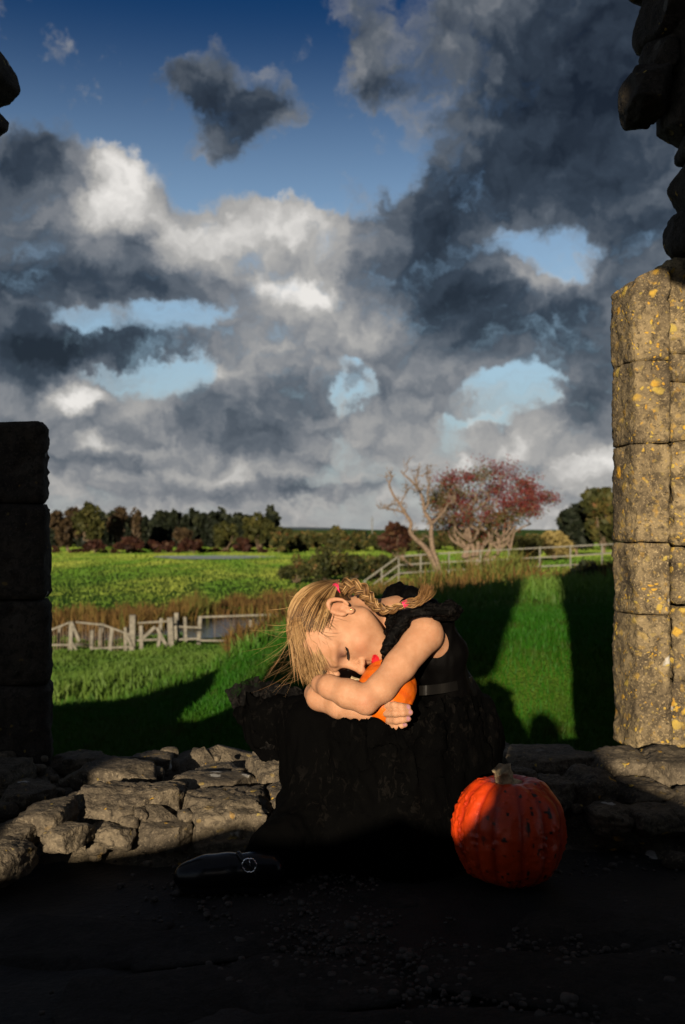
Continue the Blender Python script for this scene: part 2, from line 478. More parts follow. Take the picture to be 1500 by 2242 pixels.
m, t, b = material('meadow_ground')
p = wpos(t)
n1 = noise(t, vmath(t, 'MULTIPLY', p, (1, .35, 1)), .22, 5, .6); n2 = noise(t, p, 2.2, 5, .65); n3 = noise(t, p, 45, 3, .6)
c = mixc(t, n1.step(.36, .66), (.014, .050, .003), (.060, .095, .012))
c = mixc(t, n2.step(.45, .75) * .5, c, (.030, .065, .008))
c = mixc(t, n3.step(.5, .8) * .5, c, (.015, .03, .004))
setc(t, b, 'Base Color', c); setc(t, b, 'Roughness', .95); setc(t, b, 'Specular IOR Level', .05)
bump(t, b, n2 * .6 + n3 * .3, 1.0, .12)
M['meadow'] = m
g_ = build('ground', np.stack([XX, YY, ZZ], -1).reshape(-1, 3), tf, m); tag(g_, kind='structure')

# grass blades: one upright tapering blade each, coloured by an attribute
m, t, b = material('grass_blade')
tone = attr(t, 'tone', 'Fac'); patch = noise(t, wpos(t), .9, 4, .6); wide = noise(t, vmath(t, 'MULTIPLY', wpos(t), (1, .3, 1)), .16, 4, .55)
c = mixc(t, tone, (.008, .056, .0012), (.020, .088, .003))
c = mixc(t, patch.step(.45, .72) * .5, c, (.032, .048, .005))
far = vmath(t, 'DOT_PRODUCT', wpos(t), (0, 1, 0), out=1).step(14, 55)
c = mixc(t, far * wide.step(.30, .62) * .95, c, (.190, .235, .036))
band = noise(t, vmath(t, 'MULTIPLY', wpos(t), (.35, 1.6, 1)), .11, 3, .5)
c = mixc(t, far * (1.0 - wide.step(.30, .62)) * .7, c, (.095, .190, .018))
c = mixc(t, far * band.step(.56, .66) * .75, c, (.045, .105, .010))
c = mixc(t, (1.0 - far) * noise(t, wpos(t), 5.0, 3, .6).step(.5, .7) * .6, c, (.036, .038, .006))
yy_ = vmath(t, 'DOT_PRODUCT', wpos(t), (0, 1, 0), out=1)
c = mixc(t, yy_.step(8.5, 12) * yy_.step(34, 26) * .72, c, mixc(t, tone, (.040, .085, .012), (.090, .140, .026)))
setc(t, b, 'Base Color', c); setc(t, b, 'Roughness', .6); setc(t, b, 'Specular IOR Level', .15)
tr = t.nodes.new('ShaderNodeBsdfTranslucent'); t.links.new(c.k, tr.inputs[0])
ms = t.nodes.new('ShaderNodeMixShader'); ms.inputs[0].default_value = .25
t.links.new(b.outputs[0], ms.inputs[1]); t.links.new(tr.outputs[0], ms.inputs[2]); t.links.new(ms.outputs[0], t.nodes['Material Output'].inputs[0])
M['grass'] = m

def blades(name, x, y, hgt, wid, lean=.5, seed=1, mat='grass', tone=None, z=None):
    rng = np.random.default_rng(seed); n = len(x)
    z = height(x, y) if z is None else z
    th = rng.uniform(0, 2 * np.pi, n); ln = rng.normal(0, lean, n); la = rng.uniform(0, 2 * np.pi, n)
    h = hgt * rng.uniform(.55, 1.25, n)
    side = np.stack([np.cos(th), np.sin(th), 0 * th], -1) * (wid / 2)[:, None]
    tipo = np.stack([np.cos(la) * ln, np.sin(la) * ln, 0 * ln], -1) * h[:, None]
    b0 = np.stack([x, y, z - .01], -1); up_ = np.array([0, 0, 1.0])
    midp = b0 + up_ * (h * .55)[:, None] + tipo * .35
    tip = b0 + up_ * (h * (1 - .25 * np.abs(ln)))[:, None] + tipo
    V = np.stack([b0 - side, b0 + side, midp + side * .8, midp - side * .8, tip], 1).reshape(-1, 3)
    o = (np.arange(n) * 5)[:, None]
    Fq = np.concatenate([o + np.array([[0, 1, 2]]), o + np.array([[0, 2, 3]]), o + np.array([[3, 2, 4]])], 1).reshape(-1, 3)
    tn = rng.uniform(0, 1, n) if tone is None else tone
    return build(name, V, Fq, M[mat], smooth=True, attrs={'tone': ('FLOAT', np.repeat(tn, 5))})

rng = np.random.default_rng(5)
# near bank and lawn (in view through the opening)
def wedge(n, d0, d1, u0, u1, power=2.0):
    d = (rng.uniform(0, 1, n) * (d1 ** power - d0 ** power) + d0 ** power) ** (1 / power)
    u = rng.uniform(u0, u1, n)
    return d * (u - 750) / F, d
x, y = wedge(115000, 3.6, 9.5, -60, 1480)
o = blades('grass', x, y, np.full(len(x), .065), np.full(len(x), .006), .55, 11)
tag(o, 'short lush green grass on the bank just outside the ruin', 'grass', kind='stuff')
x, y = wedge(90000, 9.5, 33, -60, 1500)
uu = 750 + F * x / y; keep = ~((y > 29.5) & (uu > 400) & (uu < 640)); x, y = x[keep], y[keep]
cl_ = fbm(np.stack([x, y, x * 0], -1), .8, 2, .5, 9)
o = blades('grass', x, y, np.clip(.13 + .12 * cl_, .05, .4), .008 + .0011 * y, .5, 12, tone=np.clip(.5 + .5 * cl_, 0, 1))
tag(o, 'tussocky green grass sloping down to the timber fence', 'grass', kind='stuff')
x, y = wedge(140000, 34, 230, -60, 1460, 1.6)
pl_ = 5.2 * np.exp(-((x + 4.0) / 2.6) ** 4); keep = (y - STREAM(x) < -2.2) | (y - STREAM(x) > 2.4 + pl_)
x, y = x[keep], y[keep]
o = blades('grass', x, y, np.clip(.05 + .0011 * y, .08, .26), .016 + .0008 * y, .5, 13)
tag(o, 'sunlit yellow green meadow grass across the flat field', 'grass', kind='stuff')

# stream in its ditch and a pool further out in the field
m, t, b = material('stream_water')
setc(t, b, 'Base Color', (.012, .016, .02)); setc(t, b, 'Roughness', .08); setc(t, b, 'Specular IOR Level', 1.0)
bump(t, b, noise(t, wpos(t), 3.5, 3, .6), .35, .08)
M['water'] = m
sx = np.linspace(-24, 1.5, 60); half = 1.75 + .35 * np.sin(sx * .9)
zl = HC - 3.68
V = np.concatenate([np.stack([sx, STREAM(sx) - half, sx * 0 + zl], -1), np.stack([sx, STREAM(sx) + half + 5.2 * np.exp(-((sx + 4.0) / 2.6) ** 4), sx * 0 + zl], -1)])
Fq = [(i, i + 1, 61 + i, 60 + i) for i in range(59)]
tag(build('water', V, Fq, M['water'], smooth=False), kind='structure')
tt = np.linspace(0, 2 * np.pi, 40, endpoint=False); c0 = on(470, 128)
m, t, b = material('sky_tinted_water'); setc(t, b, 'Base Color', (.20, .24, .27)); setc(t, b, 'Roughness', .6); setc(t, b, 'Specular IOR Level', .8)  # pale sky reflection is put into the pool's base colour
bump(t, b, noise(t, wpos(t), 1.5, 3, .6), 1.0, .6); M['sky_pale'] = m
V = [(c0[0] + 7.5 * math.cos(a) * (1 + .2 * math.sin(3 * a)), c0[1] + 8 * math.sin(a), c0[2] + .16) for a in tt]
tag(build('water', V, [tuple(range(40))], M['sky_pale'], smooth=False), kind='structure')

# rust coloured reeds and rough weeds along the ditch
m, t, b = material('dry_reed')
tone = attr(t, 'tone', 'Fac')
c = ramp(t, tone, [(0, (.012, .009, .004)), (.4, (.050, .028, .010)), (.72, (.100, .060, .018)), (1, (.062, .074, .016))])
setc(t, b, 'Base Color', c); setc(t, b, 'Roughness', .8); setc(t, b, 'Specular IOR Level', .1)
M['reed'] = m
n = 26000
x = rng.uniform(-19, 4, n); s = rng.choice([1, 1, 1, -1], n)
off = np.where(s > 0, rng.uniform(2.2, 6.0, n) + 5.0 * np.exp(-((x + 4.0) / 2.6) ** 4), -rng.uniform(2.0, 2.7, n)); y = STREAM(x) + off
cl_ = fbm(np.stack([x, y, x * 0], -1), .5, 3, .5, 31)
keep = (s > 0) & (cl_ > -.25) | ((s < 0) & (x < -10.5) & (cl_ > -.1)); x, y, cl_, s = x[keep], y[keep], cl_[keep], s[keep]
o = blades('reeds', x, y, np.clip(.45 + .45 * cl_, .15, 1.1), np.full(len(x), .035), .35, 14, 'reed', np.clip(.45 + .35 * cl_ + rng.normal(0, .15, len(x)), 0, 1))
tag(o, 'rust brown reeds and dead stems lining the stream', 'reeds', kind='stuff')
# weeds growing on the crest of the bank, rusty and yellow green
n = 26000
u = rng.uniform(560, 1420, n); d = rng.uniform(14.0, 19.5, n); x = d * (u - 750) / F; y = d
cl_ = fbm(np.stack([x, y, x * 0], -1), 1.1, 3, .5, 41)
hg = np.clip(.24 + .36 * cl_, .05, .75) * np.interp(u, [560, 640, 1000, 1230, 1330, 1420], [.5, .8, 1.1, .8, .9, 1.3])
o = blades('weeds', x, y, hg, np.full(n, .03), .5, 15, 'reed', np.clip(.5 + .5 * cl_ + rng.normal(0, .22, n), 0, 1))
tag(o, 'rust and olive weeds along the crest of the grass bank', 'weeds', kind='stuff')
n = 5000
u = rng.uniform(500, 690, n); d = rng.uniform(11, 14.5, n) ; x = d * (u - 750) / F; y = d
cl_ = fbm(np.stack([x, y, x * 0], -1), 1.6, 3, .5, 43); keep = cl_ > 0.0; x, y, cl_ = x[keep], y[keep], cl_[keep]
o = blades('weeds', x, y, np.clip(.18 + .3 * cl_, .08, .6), np.full(len(x), .025), .5, 16, 'reed', np.clip(.6 + rng.normal(0, .25, len(x)), 0, 1))
tag(o, 'scattered rusty weeds on the shoulder of the bank beside the stream', 'weeds', kind='stuff')

# ---------------------------------------------------------------- the ruin
# floor of the ruin: trodden earth and worn flags under loose gravel
m, t, b = material('shaded_floor')
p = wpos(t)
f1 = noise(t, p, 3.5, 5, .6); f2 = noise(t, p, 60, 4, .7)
c = mixc(t, f1.step(.4, .65), (.005, .0045, .004), (.015, .013, .011)); c = mixc(t, f2.step(.55, .75) * .6, c, (.022, .020, .017))  # base colour lowered to near black to carry the floor's deep shade
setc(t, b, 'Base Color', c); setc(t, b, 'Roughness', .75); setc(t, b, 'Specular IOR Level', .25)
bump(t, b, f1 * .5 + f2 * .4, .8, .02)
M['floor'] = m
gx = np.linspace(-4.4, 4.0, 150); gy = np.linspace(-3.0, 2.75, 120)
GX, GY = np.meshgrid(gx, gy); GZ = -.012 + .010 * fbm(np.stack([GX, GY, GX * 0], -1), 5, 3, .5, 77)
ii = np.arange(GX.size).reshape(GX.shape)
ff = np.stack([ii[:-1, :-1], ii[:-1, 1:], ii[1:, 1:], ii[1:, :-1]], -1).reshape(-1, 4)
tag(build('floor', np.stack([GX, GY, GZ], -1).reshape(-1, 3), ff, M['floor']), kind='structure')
FLOOR = bpy.data.objects['floor']

def rock_mesh(size, seed, res=14, rough=.10, boxy=3.2, strata=0.0, fine=.02):
    """an angular lump: superellipsoid shell with cleaved facets"""
    r_ = np.random.default_rng(seed)
    # cube-sphere
    g = np.linspace(-1, 1, res); a, bq = np.meshgrid(g, g)
    V = []; Fq = []; o = 0
    for ax in range(3):
        for sg in (-1, 1):
            P3 = np.zeros((res, res, 3)); P3[..., ax] = sg; P3[..., (ax + 1) % 3] = a * sg; P3[..., (ax + 2) % 3] = bq
            V.append(P3.reshape(-1, 3)); k = np.arange(res * res).reshape(res, res) + o
            Fq.append(np.stack([k[:-1, :-1], k[:-1, 1:], k[1:, 1:], k[1:, :-1]], -1).reshape(-1, 4)); o += res * res
    V = np.concatenate(V); Fq = np.concatenate(Fq)
    key = np.round(V * 1e5).astype(int); _, first, inv = np.unique(key, axis=0, return_index=True, return_inverse=True)
    V = V[first]; Fq = inv.reshape(-1)[Fq]
    nrm = (np.abs(V) ** boxy).sum(1) ** (1 / boxy); V = V / nrm[:, None]
    # cleavage planes chop corners
    for _ in range(12):
        d = r_.normal(size=3) * [1, 1, .8]; d /= np.linalg.norm(d); lim = r_.uniform(.70, .93) * np.abs(d).sum() ** .5
        ex = V @ d - lim; V = V - np.clip(ex, 0, None)[:, None] * d
    sz = np.asarray(size) / 2
    W = V * sz
    n = V / np.linalg.norm(V, axis=1)[:, None]
    s = min(size); off = r_.uniform(0, 50, 3)
    W = W + n * (fbm(W + off, .8 / s, 2, .5, seed) * rough * s + fbm(W + off, 7 / s, 3, .55, seed + 5) * fine * s)[:, None]
    if strata > 0:
        W = W + n * (np.sin(W[:, 2:3] * 2 * np.pi / (.35 * s) + fbm(W + off, 2 / s, 2, .5, seed + 8)[:, None] * 2.5) * strata * s) * (1 - np.abs(n[:, 2:3]))
    return W, Fq

def rock(name, parent, pos, size, rot=0.0, seed=0, mat='stone', tilt=(0, 0), res=14, **kw):
    W, Fq = rock_mesh(size, seed, res, **kw)
    R = Matrix.Rotation(rot, 3, 'Z') @ Matrix.Rotation(tilt[0], 3, 'X') @ Matrix.Rotation(tilt[1], 3, 'Y')
    W = W @ np.array(R).T + np.asarray(pos)
    o = build(name, W, Fq, M[mat])
    return hang(o, parent) if parent is not None else o

def px_rock(parent, u0, u1, v0, v1, d, depth, seed, mat='stone', name='stone', rot=0.0, tilt=(0, 0), **kw):
    c = at((u0 + u1) / 2, (v0 + v1) / 2, d)
    w = (u1 - u0) * d / F; h = (v1 - v0) * d / F
    return rock(name, parent, c, (w, depth, h), rot, seed, mat, tilt, **kw)

# low rubble sill that the child sits on
sill = empty('sill_wall', (0, 2.6, 0))
tag(sill, 'low broken rubble sill of the window opening, sunlit between the two jambs', 'wall')
# core under the loose stones
gx = np.linspace(-4.3, 4.0, 240); gy = np.linspace(2.16, 3.12, 34); GX, GY = np.meshgrid(gx, gy)
prof = np.clip((GY - 2.16 - .10 * np.clip(-GX - .35, 0, .6) * -1.2) / .12, 0, 1) * np.clip((3.12 - GY) / .08, 0, 1)
GZ = -.06 + prof * (.085 + .05 * fbm(np.stack([GX, GY, GX * 0], -1), 7, 4, .55, 5)) - .9 * np.clip((GY - 3.04) / .08, 0, 1)
ii = np.arange(GX.size).reshape(GX.shape); ff = np.stack([ii[:-1, :-1], ii[:-1, 1:], ii[1:, 1:], ii[1:, :-1]], -1).reshape(-1, 4)
hang(build('rubble_core', np.stack([GX, GY, GZ], -1).reshape(-1, 3), ff, M['stone']), sill)
for k, (u0, u1, v0, v1, d, dep, rot, kw) in enumerate([
    (150, 362, 1666, 1735, 2.62, .20, .04, {}), (285, 378, 1648, 1690, 2.84, .16, .1, {}), (120, 240, 1650, 1690, 2.92, .16, 0, {}),
    (160, 395, 1720, 1822, 2.36, .22, -.08, dict(res=34)), (405, 600, 1728, 1842, 2.34, .22, .05, dict(res=34)),
    (365, 560, 1694, 1760, 2.56, .18, .12, {}), (430, 530, 1676, 1712, 2.78, .15, 0, {}), (548, 640, 1656, 1730, 2.62, .18, .3, {}),
    (588, 640, 1718, 1775, 2.44, .12, .2, {}), (60, 165, 1760, 1830, 2.22, .16, -.25, {}), (10, 110, 1720, 1780, 2.42, .17, -.1, {}),
    (105, 190, 1805, 1850, 2.16, .12, -.2, {}), (-60, 50, 1850, 1925, 2.04, .15, -.3, {}), (-10, 90, 1800, 1855, 2.16, .14, -.3, {}),
    (190, 300, 1800, 1850, 2.24, .12, 0, {}), (300, 420, 1800, 1852, 2.25, .12, .1, {}), (430, 600, 1815, 1860, 2.27, .12, 0, {}),
    (-190, -40, 1800, 1900, 2.1, .2, -.3, {}), (-120, 60, 1670, 1730, 2.6, .25, 0, {}),
    (1085, 1300, 1643, 1692, 2.66, .26, -.05, dict(boxy=4.5)), (1072, 1112, 1622, 1668, 2.78, .10, .3, {}), (1100, 1168, 1682, 1722, 2.40, .14, .1, {}),
    (1180, 1250, 1708, 1775, 2.38, .14, .2, {}), (1240, 1350, 1690, 1765, 2.42, .18, .0, {}), (1270, 1420, 1648, 1712, 2.62, .22, .1, {}),
    (1400, 1560, 1650, 1735, 2.56, .24, -.1, {}), (1340, 1470, 1705, 1765, 2.42, .16, .1, {}), (1450, 1600, 1735, 1800, 2.34, .18, .1, {}),
    (1130, 1260, 1636, 1660, 2.88, .16, 0, {}), (1290, 1390, 1765, 1815, 2.28, .12, 0, {}), (1380, 1480, 1770, 1830, 2.26, .12, .2, {}),
    (1000, 1100, 1660, 1720, 2.6, .2, 0, {}), (640, 760, 1680, 1760, 2.62, .25, 0, {}), (700, 1000, 1690, 1760, 2.7, .3, 0, {}),
    ]):
    px_rock(sill, u0, u1, v0, v1, d, dep, 100 + k, rot=rot, strata=.03, **{**dict(res=20, boxy=9, rough=.05, fine=.045), **kw})
# small rubble between them
rs = np.random.default_rng(3)
for k in range(70):
    uu = rs.uniform(-40, 640) if k < 48 else rs.uniform(1090, 1500)
    dd = rs.uniform(2.14, 2.9); s = rs.uniform(.015, .05)
    zz = .055 + rs.uniform(0, .03) - (.06 if dd < 2.22 else 0)
    rock('rubble_stone', sill, (dd * (uu - 750) / F, dd, zz), (s * 1.3, s, s * .8), rs.uniform(0, 3), 300 + k, res=6)

def block_mesh(plan, z0, z1, seed, step=.012, rough=.006, round_=.012, slope=None):
    """dressed block: plan polygon (closed) extruded z0..z1, worn and pitted"""
    plan = np.asarray(plan, float); L = []
    for i in range(len(plan)):
        a, bq = plan[i], plan[(i + 1) % len(plan)]; k = max(1, int(np.linalg.norm(bq - a) / step))
        for q in range(k): L.append(a + (bq - a) * q / k)
    ring = np.array(L); cen = ring.mean(0)
    nz = max(4, int((z1 - z0) / step)); zs = np.linspace(0, 1, nz)
    # round the plan's corners a little
    for _ in range(2): ring = (np.roll(ring, 1, 0) + 2 * ring + np.roll(ring, -1, 0)) / 4
    tang = np.roll(ring, -1, 0) - np.roll(ring, 1, 0); nr_ = np.stack([tang[:, 1], -tang[:, 0]], -1); nr_ /= np.linalg.norm(nr_, axis=1)[:, None] + 1e-9
    if ((ring - cen) * nr_).sum() < 0: nr_ = -nr_
    V = []; n = len(ring)
    for q in zs:
        e = min(q, 1 - q) * (z1 - z0)
        ins = round_ * max(0, 1 - e / round_) ** 2
        z = z0 + q * (z1 - z0)
        zz = np.full(n, z) if slope is None else z0 + q * (slope(ring) - z0)
        P3 = np.concatenate([ring - nr_ * ins, zz[:, None]], 1)
        n3 = np.concatenate([nr_, np.zeros((n, 1))], 1)
        dsp = fbm(P3, 9, 4, .55, seed) * rough * .9 + fbm(P3, 45, 3, .6, seed + 3) * rough
        pit = np.clip(vnoise(P3, 60, seed + 7) - .35, 0, 1) * rough * 3 + np.clip(vnoise(P3, 16, seed + 9) - .45, 0, 1) * rough * 5
        P3 = P3 + n3 * (dsp - pit)[:, None]
        P3[:, 2] += (fbm(P3, 20, 3, .5, seed + 11) * rough * .7) if q in (0, 1) else 0
        V.append(P3)
    V = np.concatenate(V); Fq = []
    for i in range(nz - 1):
        a = i * n + np.arange(n); bq = i * n + (np.arange(n) + 1) % n
        Fq.append(np.stack([a, bq, bq + n, a + n], -1))
    Fq = [tuple(q) for q in np.concatenate(Fq)]
    c0 = len(V); V = np.concatenate([V, [np.append(cen, V[:n, 2].mean())], [np.append(cen, V[-n:, 2].mean() + .004)]])
    for i in range(n):
        Fq.append((c0, (i + 1) % n, i)); Fq.append((c0 + 1, (nz - 1) * n + i, (nz - 1) * n + (i + 1) % n))
    return V, Fq

def zat(v, d): return at(750, v, d)[2]
DJ = 2.80
def X(u, d=DJ): return d * (u - 750) / F
# right jamb: a chamfered shaft of tall blocks beside coursed wall stones
pier = empty('window_jamb', (X(1420), 2.95, .08))
tag(pier, 'pale stone window jamb spotted with orange lichen, sunlit, tall chamfered blocks', 'jamb')
shaft = [(X(1352, 3.05), 3.05), (X(1341, 2.94), 2.94), (X(1366, 2.87), 2.87), (X(1391, 2.803), 2.803), (X(1467), 2.795), (X(1474), 2.83), (X(1474), 3.05)]
joints = [(1646, 1349), (1346, 1190), (1187, 972), (969, 791), (788, 604)]
for k, (vb, vt) in enumerate(joints):
    slope = None
    if k == 4:
        slope = lambda r: np.interp(r[:, 0], [X(1340), X(1352), X(1372), X(1390), X(1400), X(1432), X(1470)], [zat(652, DJ), zat(634, DJ), zat(618, DJ), zat(606, DJ), zat(603, DJ), zat(590, DJ), zat(581, DJ)])
    V, Fq = block_mesh(shaft, zat(vb, DJ), zat(vt, DJ), 40 + k, step=.009, rough=.0034, round_=.003, slope=slope)
    hang(build('stone_block', V, Fq, M['lichen_stone']), pier)
side_j = [(1700, 1500), (1496, 1330), (1326, 1200), (1196, 965), (960, 832), (826, 770), (765, 556)]
for k, (vb, vt) in enumerate(side_j):
    q = rs.uniform(-.012, .012)
    pl = [(X(1478), 2.835 + q), (X(1650), 2.82 + q), (X(1650), 3.2), (X(1478), 3.2)]
    V, Fq = block_mesh(pl, zat(vb, DJ), zat(vt, DJ), 60 + k, step=.012, rough=.008, round_=.006)
    hang(build('stone_block', V, Fq, M['lichen_stone']), pier)

# broken masonry hanging over the jamb
over = empty('broken_masonry', (X(1520), 2.9, zat(560, DJ)))
tag(over, 'dark broken wall stones overhanging the top right corner above the lichen jamb', 'wall')
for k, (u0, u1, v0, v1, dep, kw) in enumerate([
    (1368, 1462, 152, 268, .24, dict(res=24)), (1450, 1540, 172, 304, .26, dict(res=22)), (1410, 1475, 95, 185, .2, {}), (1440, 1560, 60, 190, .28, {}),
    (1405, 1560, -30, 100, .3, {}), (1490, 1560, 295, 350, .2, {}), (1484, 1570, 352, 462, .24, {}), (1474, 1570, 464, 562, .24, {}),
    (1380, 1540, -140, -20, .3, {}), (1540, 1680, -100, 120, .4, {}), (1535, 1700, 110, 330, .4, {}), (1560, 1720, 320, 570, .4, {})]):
    px_rock(over, u0, u1, v0, v1, 2.92, dep, 500 + k, 'shaded_stone', boxy=4.5, rough=.09, **{**dict(res=16), **kw})

# left jamb stump
stump = empty('window_jamb', (X(0), 2.95, .08))
tag(stump, 'black shadowed stump of the opposite window jamb, flat broken top', 'jamb')
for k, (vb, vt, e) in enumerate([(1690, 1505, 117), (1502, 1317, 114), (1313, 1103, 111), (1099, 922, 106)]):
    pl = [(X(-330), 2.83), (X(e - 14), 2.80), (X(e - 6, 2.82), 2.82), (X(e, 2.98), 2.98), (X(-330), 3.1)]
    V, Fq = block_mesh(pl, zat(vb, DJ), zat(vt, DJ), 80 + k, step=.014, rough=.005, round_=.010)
    hang(build('stone_block', V, Fq, M['shaded_stone']), stump)
# wall remnant rising beside it (only its tip enters the frame)
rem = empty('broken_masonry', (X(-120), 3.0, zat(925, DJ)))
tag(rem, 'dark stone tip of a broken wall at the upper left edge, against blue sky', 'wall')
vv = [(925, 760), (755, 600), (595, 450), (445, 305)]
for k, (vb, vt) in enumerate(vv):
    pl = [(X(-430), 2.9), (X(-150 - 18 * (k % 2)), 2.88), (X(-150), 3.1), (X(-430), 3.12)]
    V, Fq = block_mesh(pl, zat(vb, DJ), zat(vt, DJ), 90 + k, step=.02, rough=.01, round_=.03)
    hang(build('stone_block', V, Fq, M['shaded_stone']), rem)
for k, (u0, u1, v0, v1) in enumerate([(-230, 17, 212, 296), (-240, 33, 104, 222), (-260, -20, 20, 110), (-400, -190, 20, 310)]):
    px_rock(rem, u0, u1, v0, v1, 2.95, .24, 540 + k, 'shaded_stone', boxy=2.8, res=14)

# the opposite wall of the ruin, behind the viewer: breach shaped to the sun patches, hump added for the viewer's shadow
def slab(name, outline, y0, y1, mat, label, cat='wall', jag=.02):
    pts = []
    for i in range(len(outline)):
        a = np.array(outline[i], float); bq = np.array(outline[(i + 1) % len(outline)], float); k = max(1, int(np.linalg.norm(bq - a) / .12))
        for q in range(k):
            pq = a + (bq - a) * q / k
            pts.append(pq + (rs.normal(0, jag, 2) if q else 0))
    n = len(pts); V = [(px_, y0, pz) for px_, pz in pts] + [(px_, y1, pz) for px_, pz in pts]
    fs = [tuple(range(n)), tuple(range(2 * n - 1, n - 1, -1))] + [(i, i + n, (i + 1) % n + n, (i + 1) % n) for i in range(n)]
    o = build(name, V, fs, M[mat], smooth=False); tag(o, label, cat); return o
def Z(z): return HC + z
slab('ruined_wall', [(-2.25, -.6), (5.5, -.6), (5.5, Z(3.4)), (2.6, Z(3.2)), (.6, Z(3.1)), (.02, Z(3.0)), (.0, Z(1.6)), (.26, Z(1.5)), (.27, Z(.06)), (.1, Z(.08)), (-.05, Z(.14)), (-.11, Z(.22)), (-.135, Z(.32)), (-.18, Z(.365)), (-.24, Z(.37)), (-.295, Z(.33)), (-.320, Z(.22)),
     (-.335, Z(.10)), (-.41, Z(.02)), (-.8, Z(.02)), (-1.2, Z(-.03)), (-1.36, Z(-.05)), (-1.38, Z(.20)), (-1.15, Z(.40)), (-.98, Z(.52)), (-.86, Z(.61)), (-.60, Z(.625)), (-.54, Z(.72)), (-.50, Z(1.05)), (-.45, Z(1.5)), (-.43, Z(2.2)), (-1.0, Z(2.3)), (-2.2, Z(2.2))],
     -1.36, -1.2, 'shaded_stone', 'unseen ruined stone wall, breach shaped to the sun patches, hump added to cast a viewer shadow')
# front wall beyond the frame on both sides
slab('ruined_wall', [(X(1650), -.6), (5.5, -.6), (5.5, Z(2.7)), (1.6, Z(2.4)), (X(1650), Z(1.9))], 2.84, 3.1, 'shaded_stone', 'rough stone wall running on to the right of the lichen jamb')
slab('ruined_wall', [(-7.0, -1.2), (-1.95, -1.2), (-1.96, Z(-.5)), (-2.05, Z(-.2)), (-2.35, Z(-.04)), (-3.2, Z(-.2)), (-4.3, Z(-.45)), (-7.0, Z(-.6))], 2.84, 3.1, 'shaded_stone', 'low sloping remnant of wall left of the shadowed jamb stump')
slab('ruined_wall', [(-1.95, -1.2), (-1.35, -1.2), (-1.35, Z(-.4)), (-1.75, Z(-.55)), (-1.95, Z(-.55))], 2.85, 3.1, 'shaded_stone', 'low rubble stub in the gap beside the shadowed jamb stump')

# loose gravel on the floor
V = []; Fq = []; rg = np.random.default_rng(8); proto, pf = rock_mesh((1, 1, .7), 2, 3, rough=.12)
n = 3600
gd = rg.uniform(1.35, 2.22, n); gu = rg.normal(900, 330, n)
px_ = gd * (gu - 750) / F; dens = fbm(np.stack([px_, gd, px_ * 0], -1), 6, 3, .5, 21); keep = dens > -.15
px_, gd = px_[keep], gd[keep]; n = len(px_)
sz = rg.gamma(2.2, .0022, n) + .002; th = rg.uniform(0, 6.28, n)
c, s = np.cos(th), np.sin(th)
R = np.stack([np.stack([c, -s, 0 * c], -1), np.stack([s, c, 0 * c], -1), np.stack([0 * c, 0 * c, 1 + 0 * c], -1)], 1)
VV = np.einsum('nij,kj->nki', R, proto) * sz[:, None, None] + np.stack([px_, gd, sz * .2 - .006], -1)[:, None, :]
FF = pf[None] + (np.arange(n) * len(proto))[:, None, None]
M['gravel'] = plain('gravel', (.036, .030, .025), .8, .3, .6, 60)
tag(build('gravel', VV.reshape(-1, 3), FF.reshape(-1, 4), M['gravel']), 'loose gravel scattered over the dark floor', 'gravel', kind='stuff')
# worn flagstones breaking the floor
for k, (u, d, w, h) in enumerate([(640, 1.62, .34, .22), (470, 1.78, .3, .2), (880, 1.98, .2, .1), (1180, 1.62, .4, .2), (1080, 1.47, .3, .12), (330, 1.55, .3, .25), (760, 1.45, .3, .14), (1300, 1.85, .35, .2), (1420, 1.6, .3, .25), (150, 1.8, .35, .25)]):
    hang(rock('flagstone', None, (d * (u - 750) / F, d, -.016), (w, h, .034), rs.uniform(-.3, .3), 700 + k, 'flag', res=10, boxy=7, rough=.12), FLOOR)

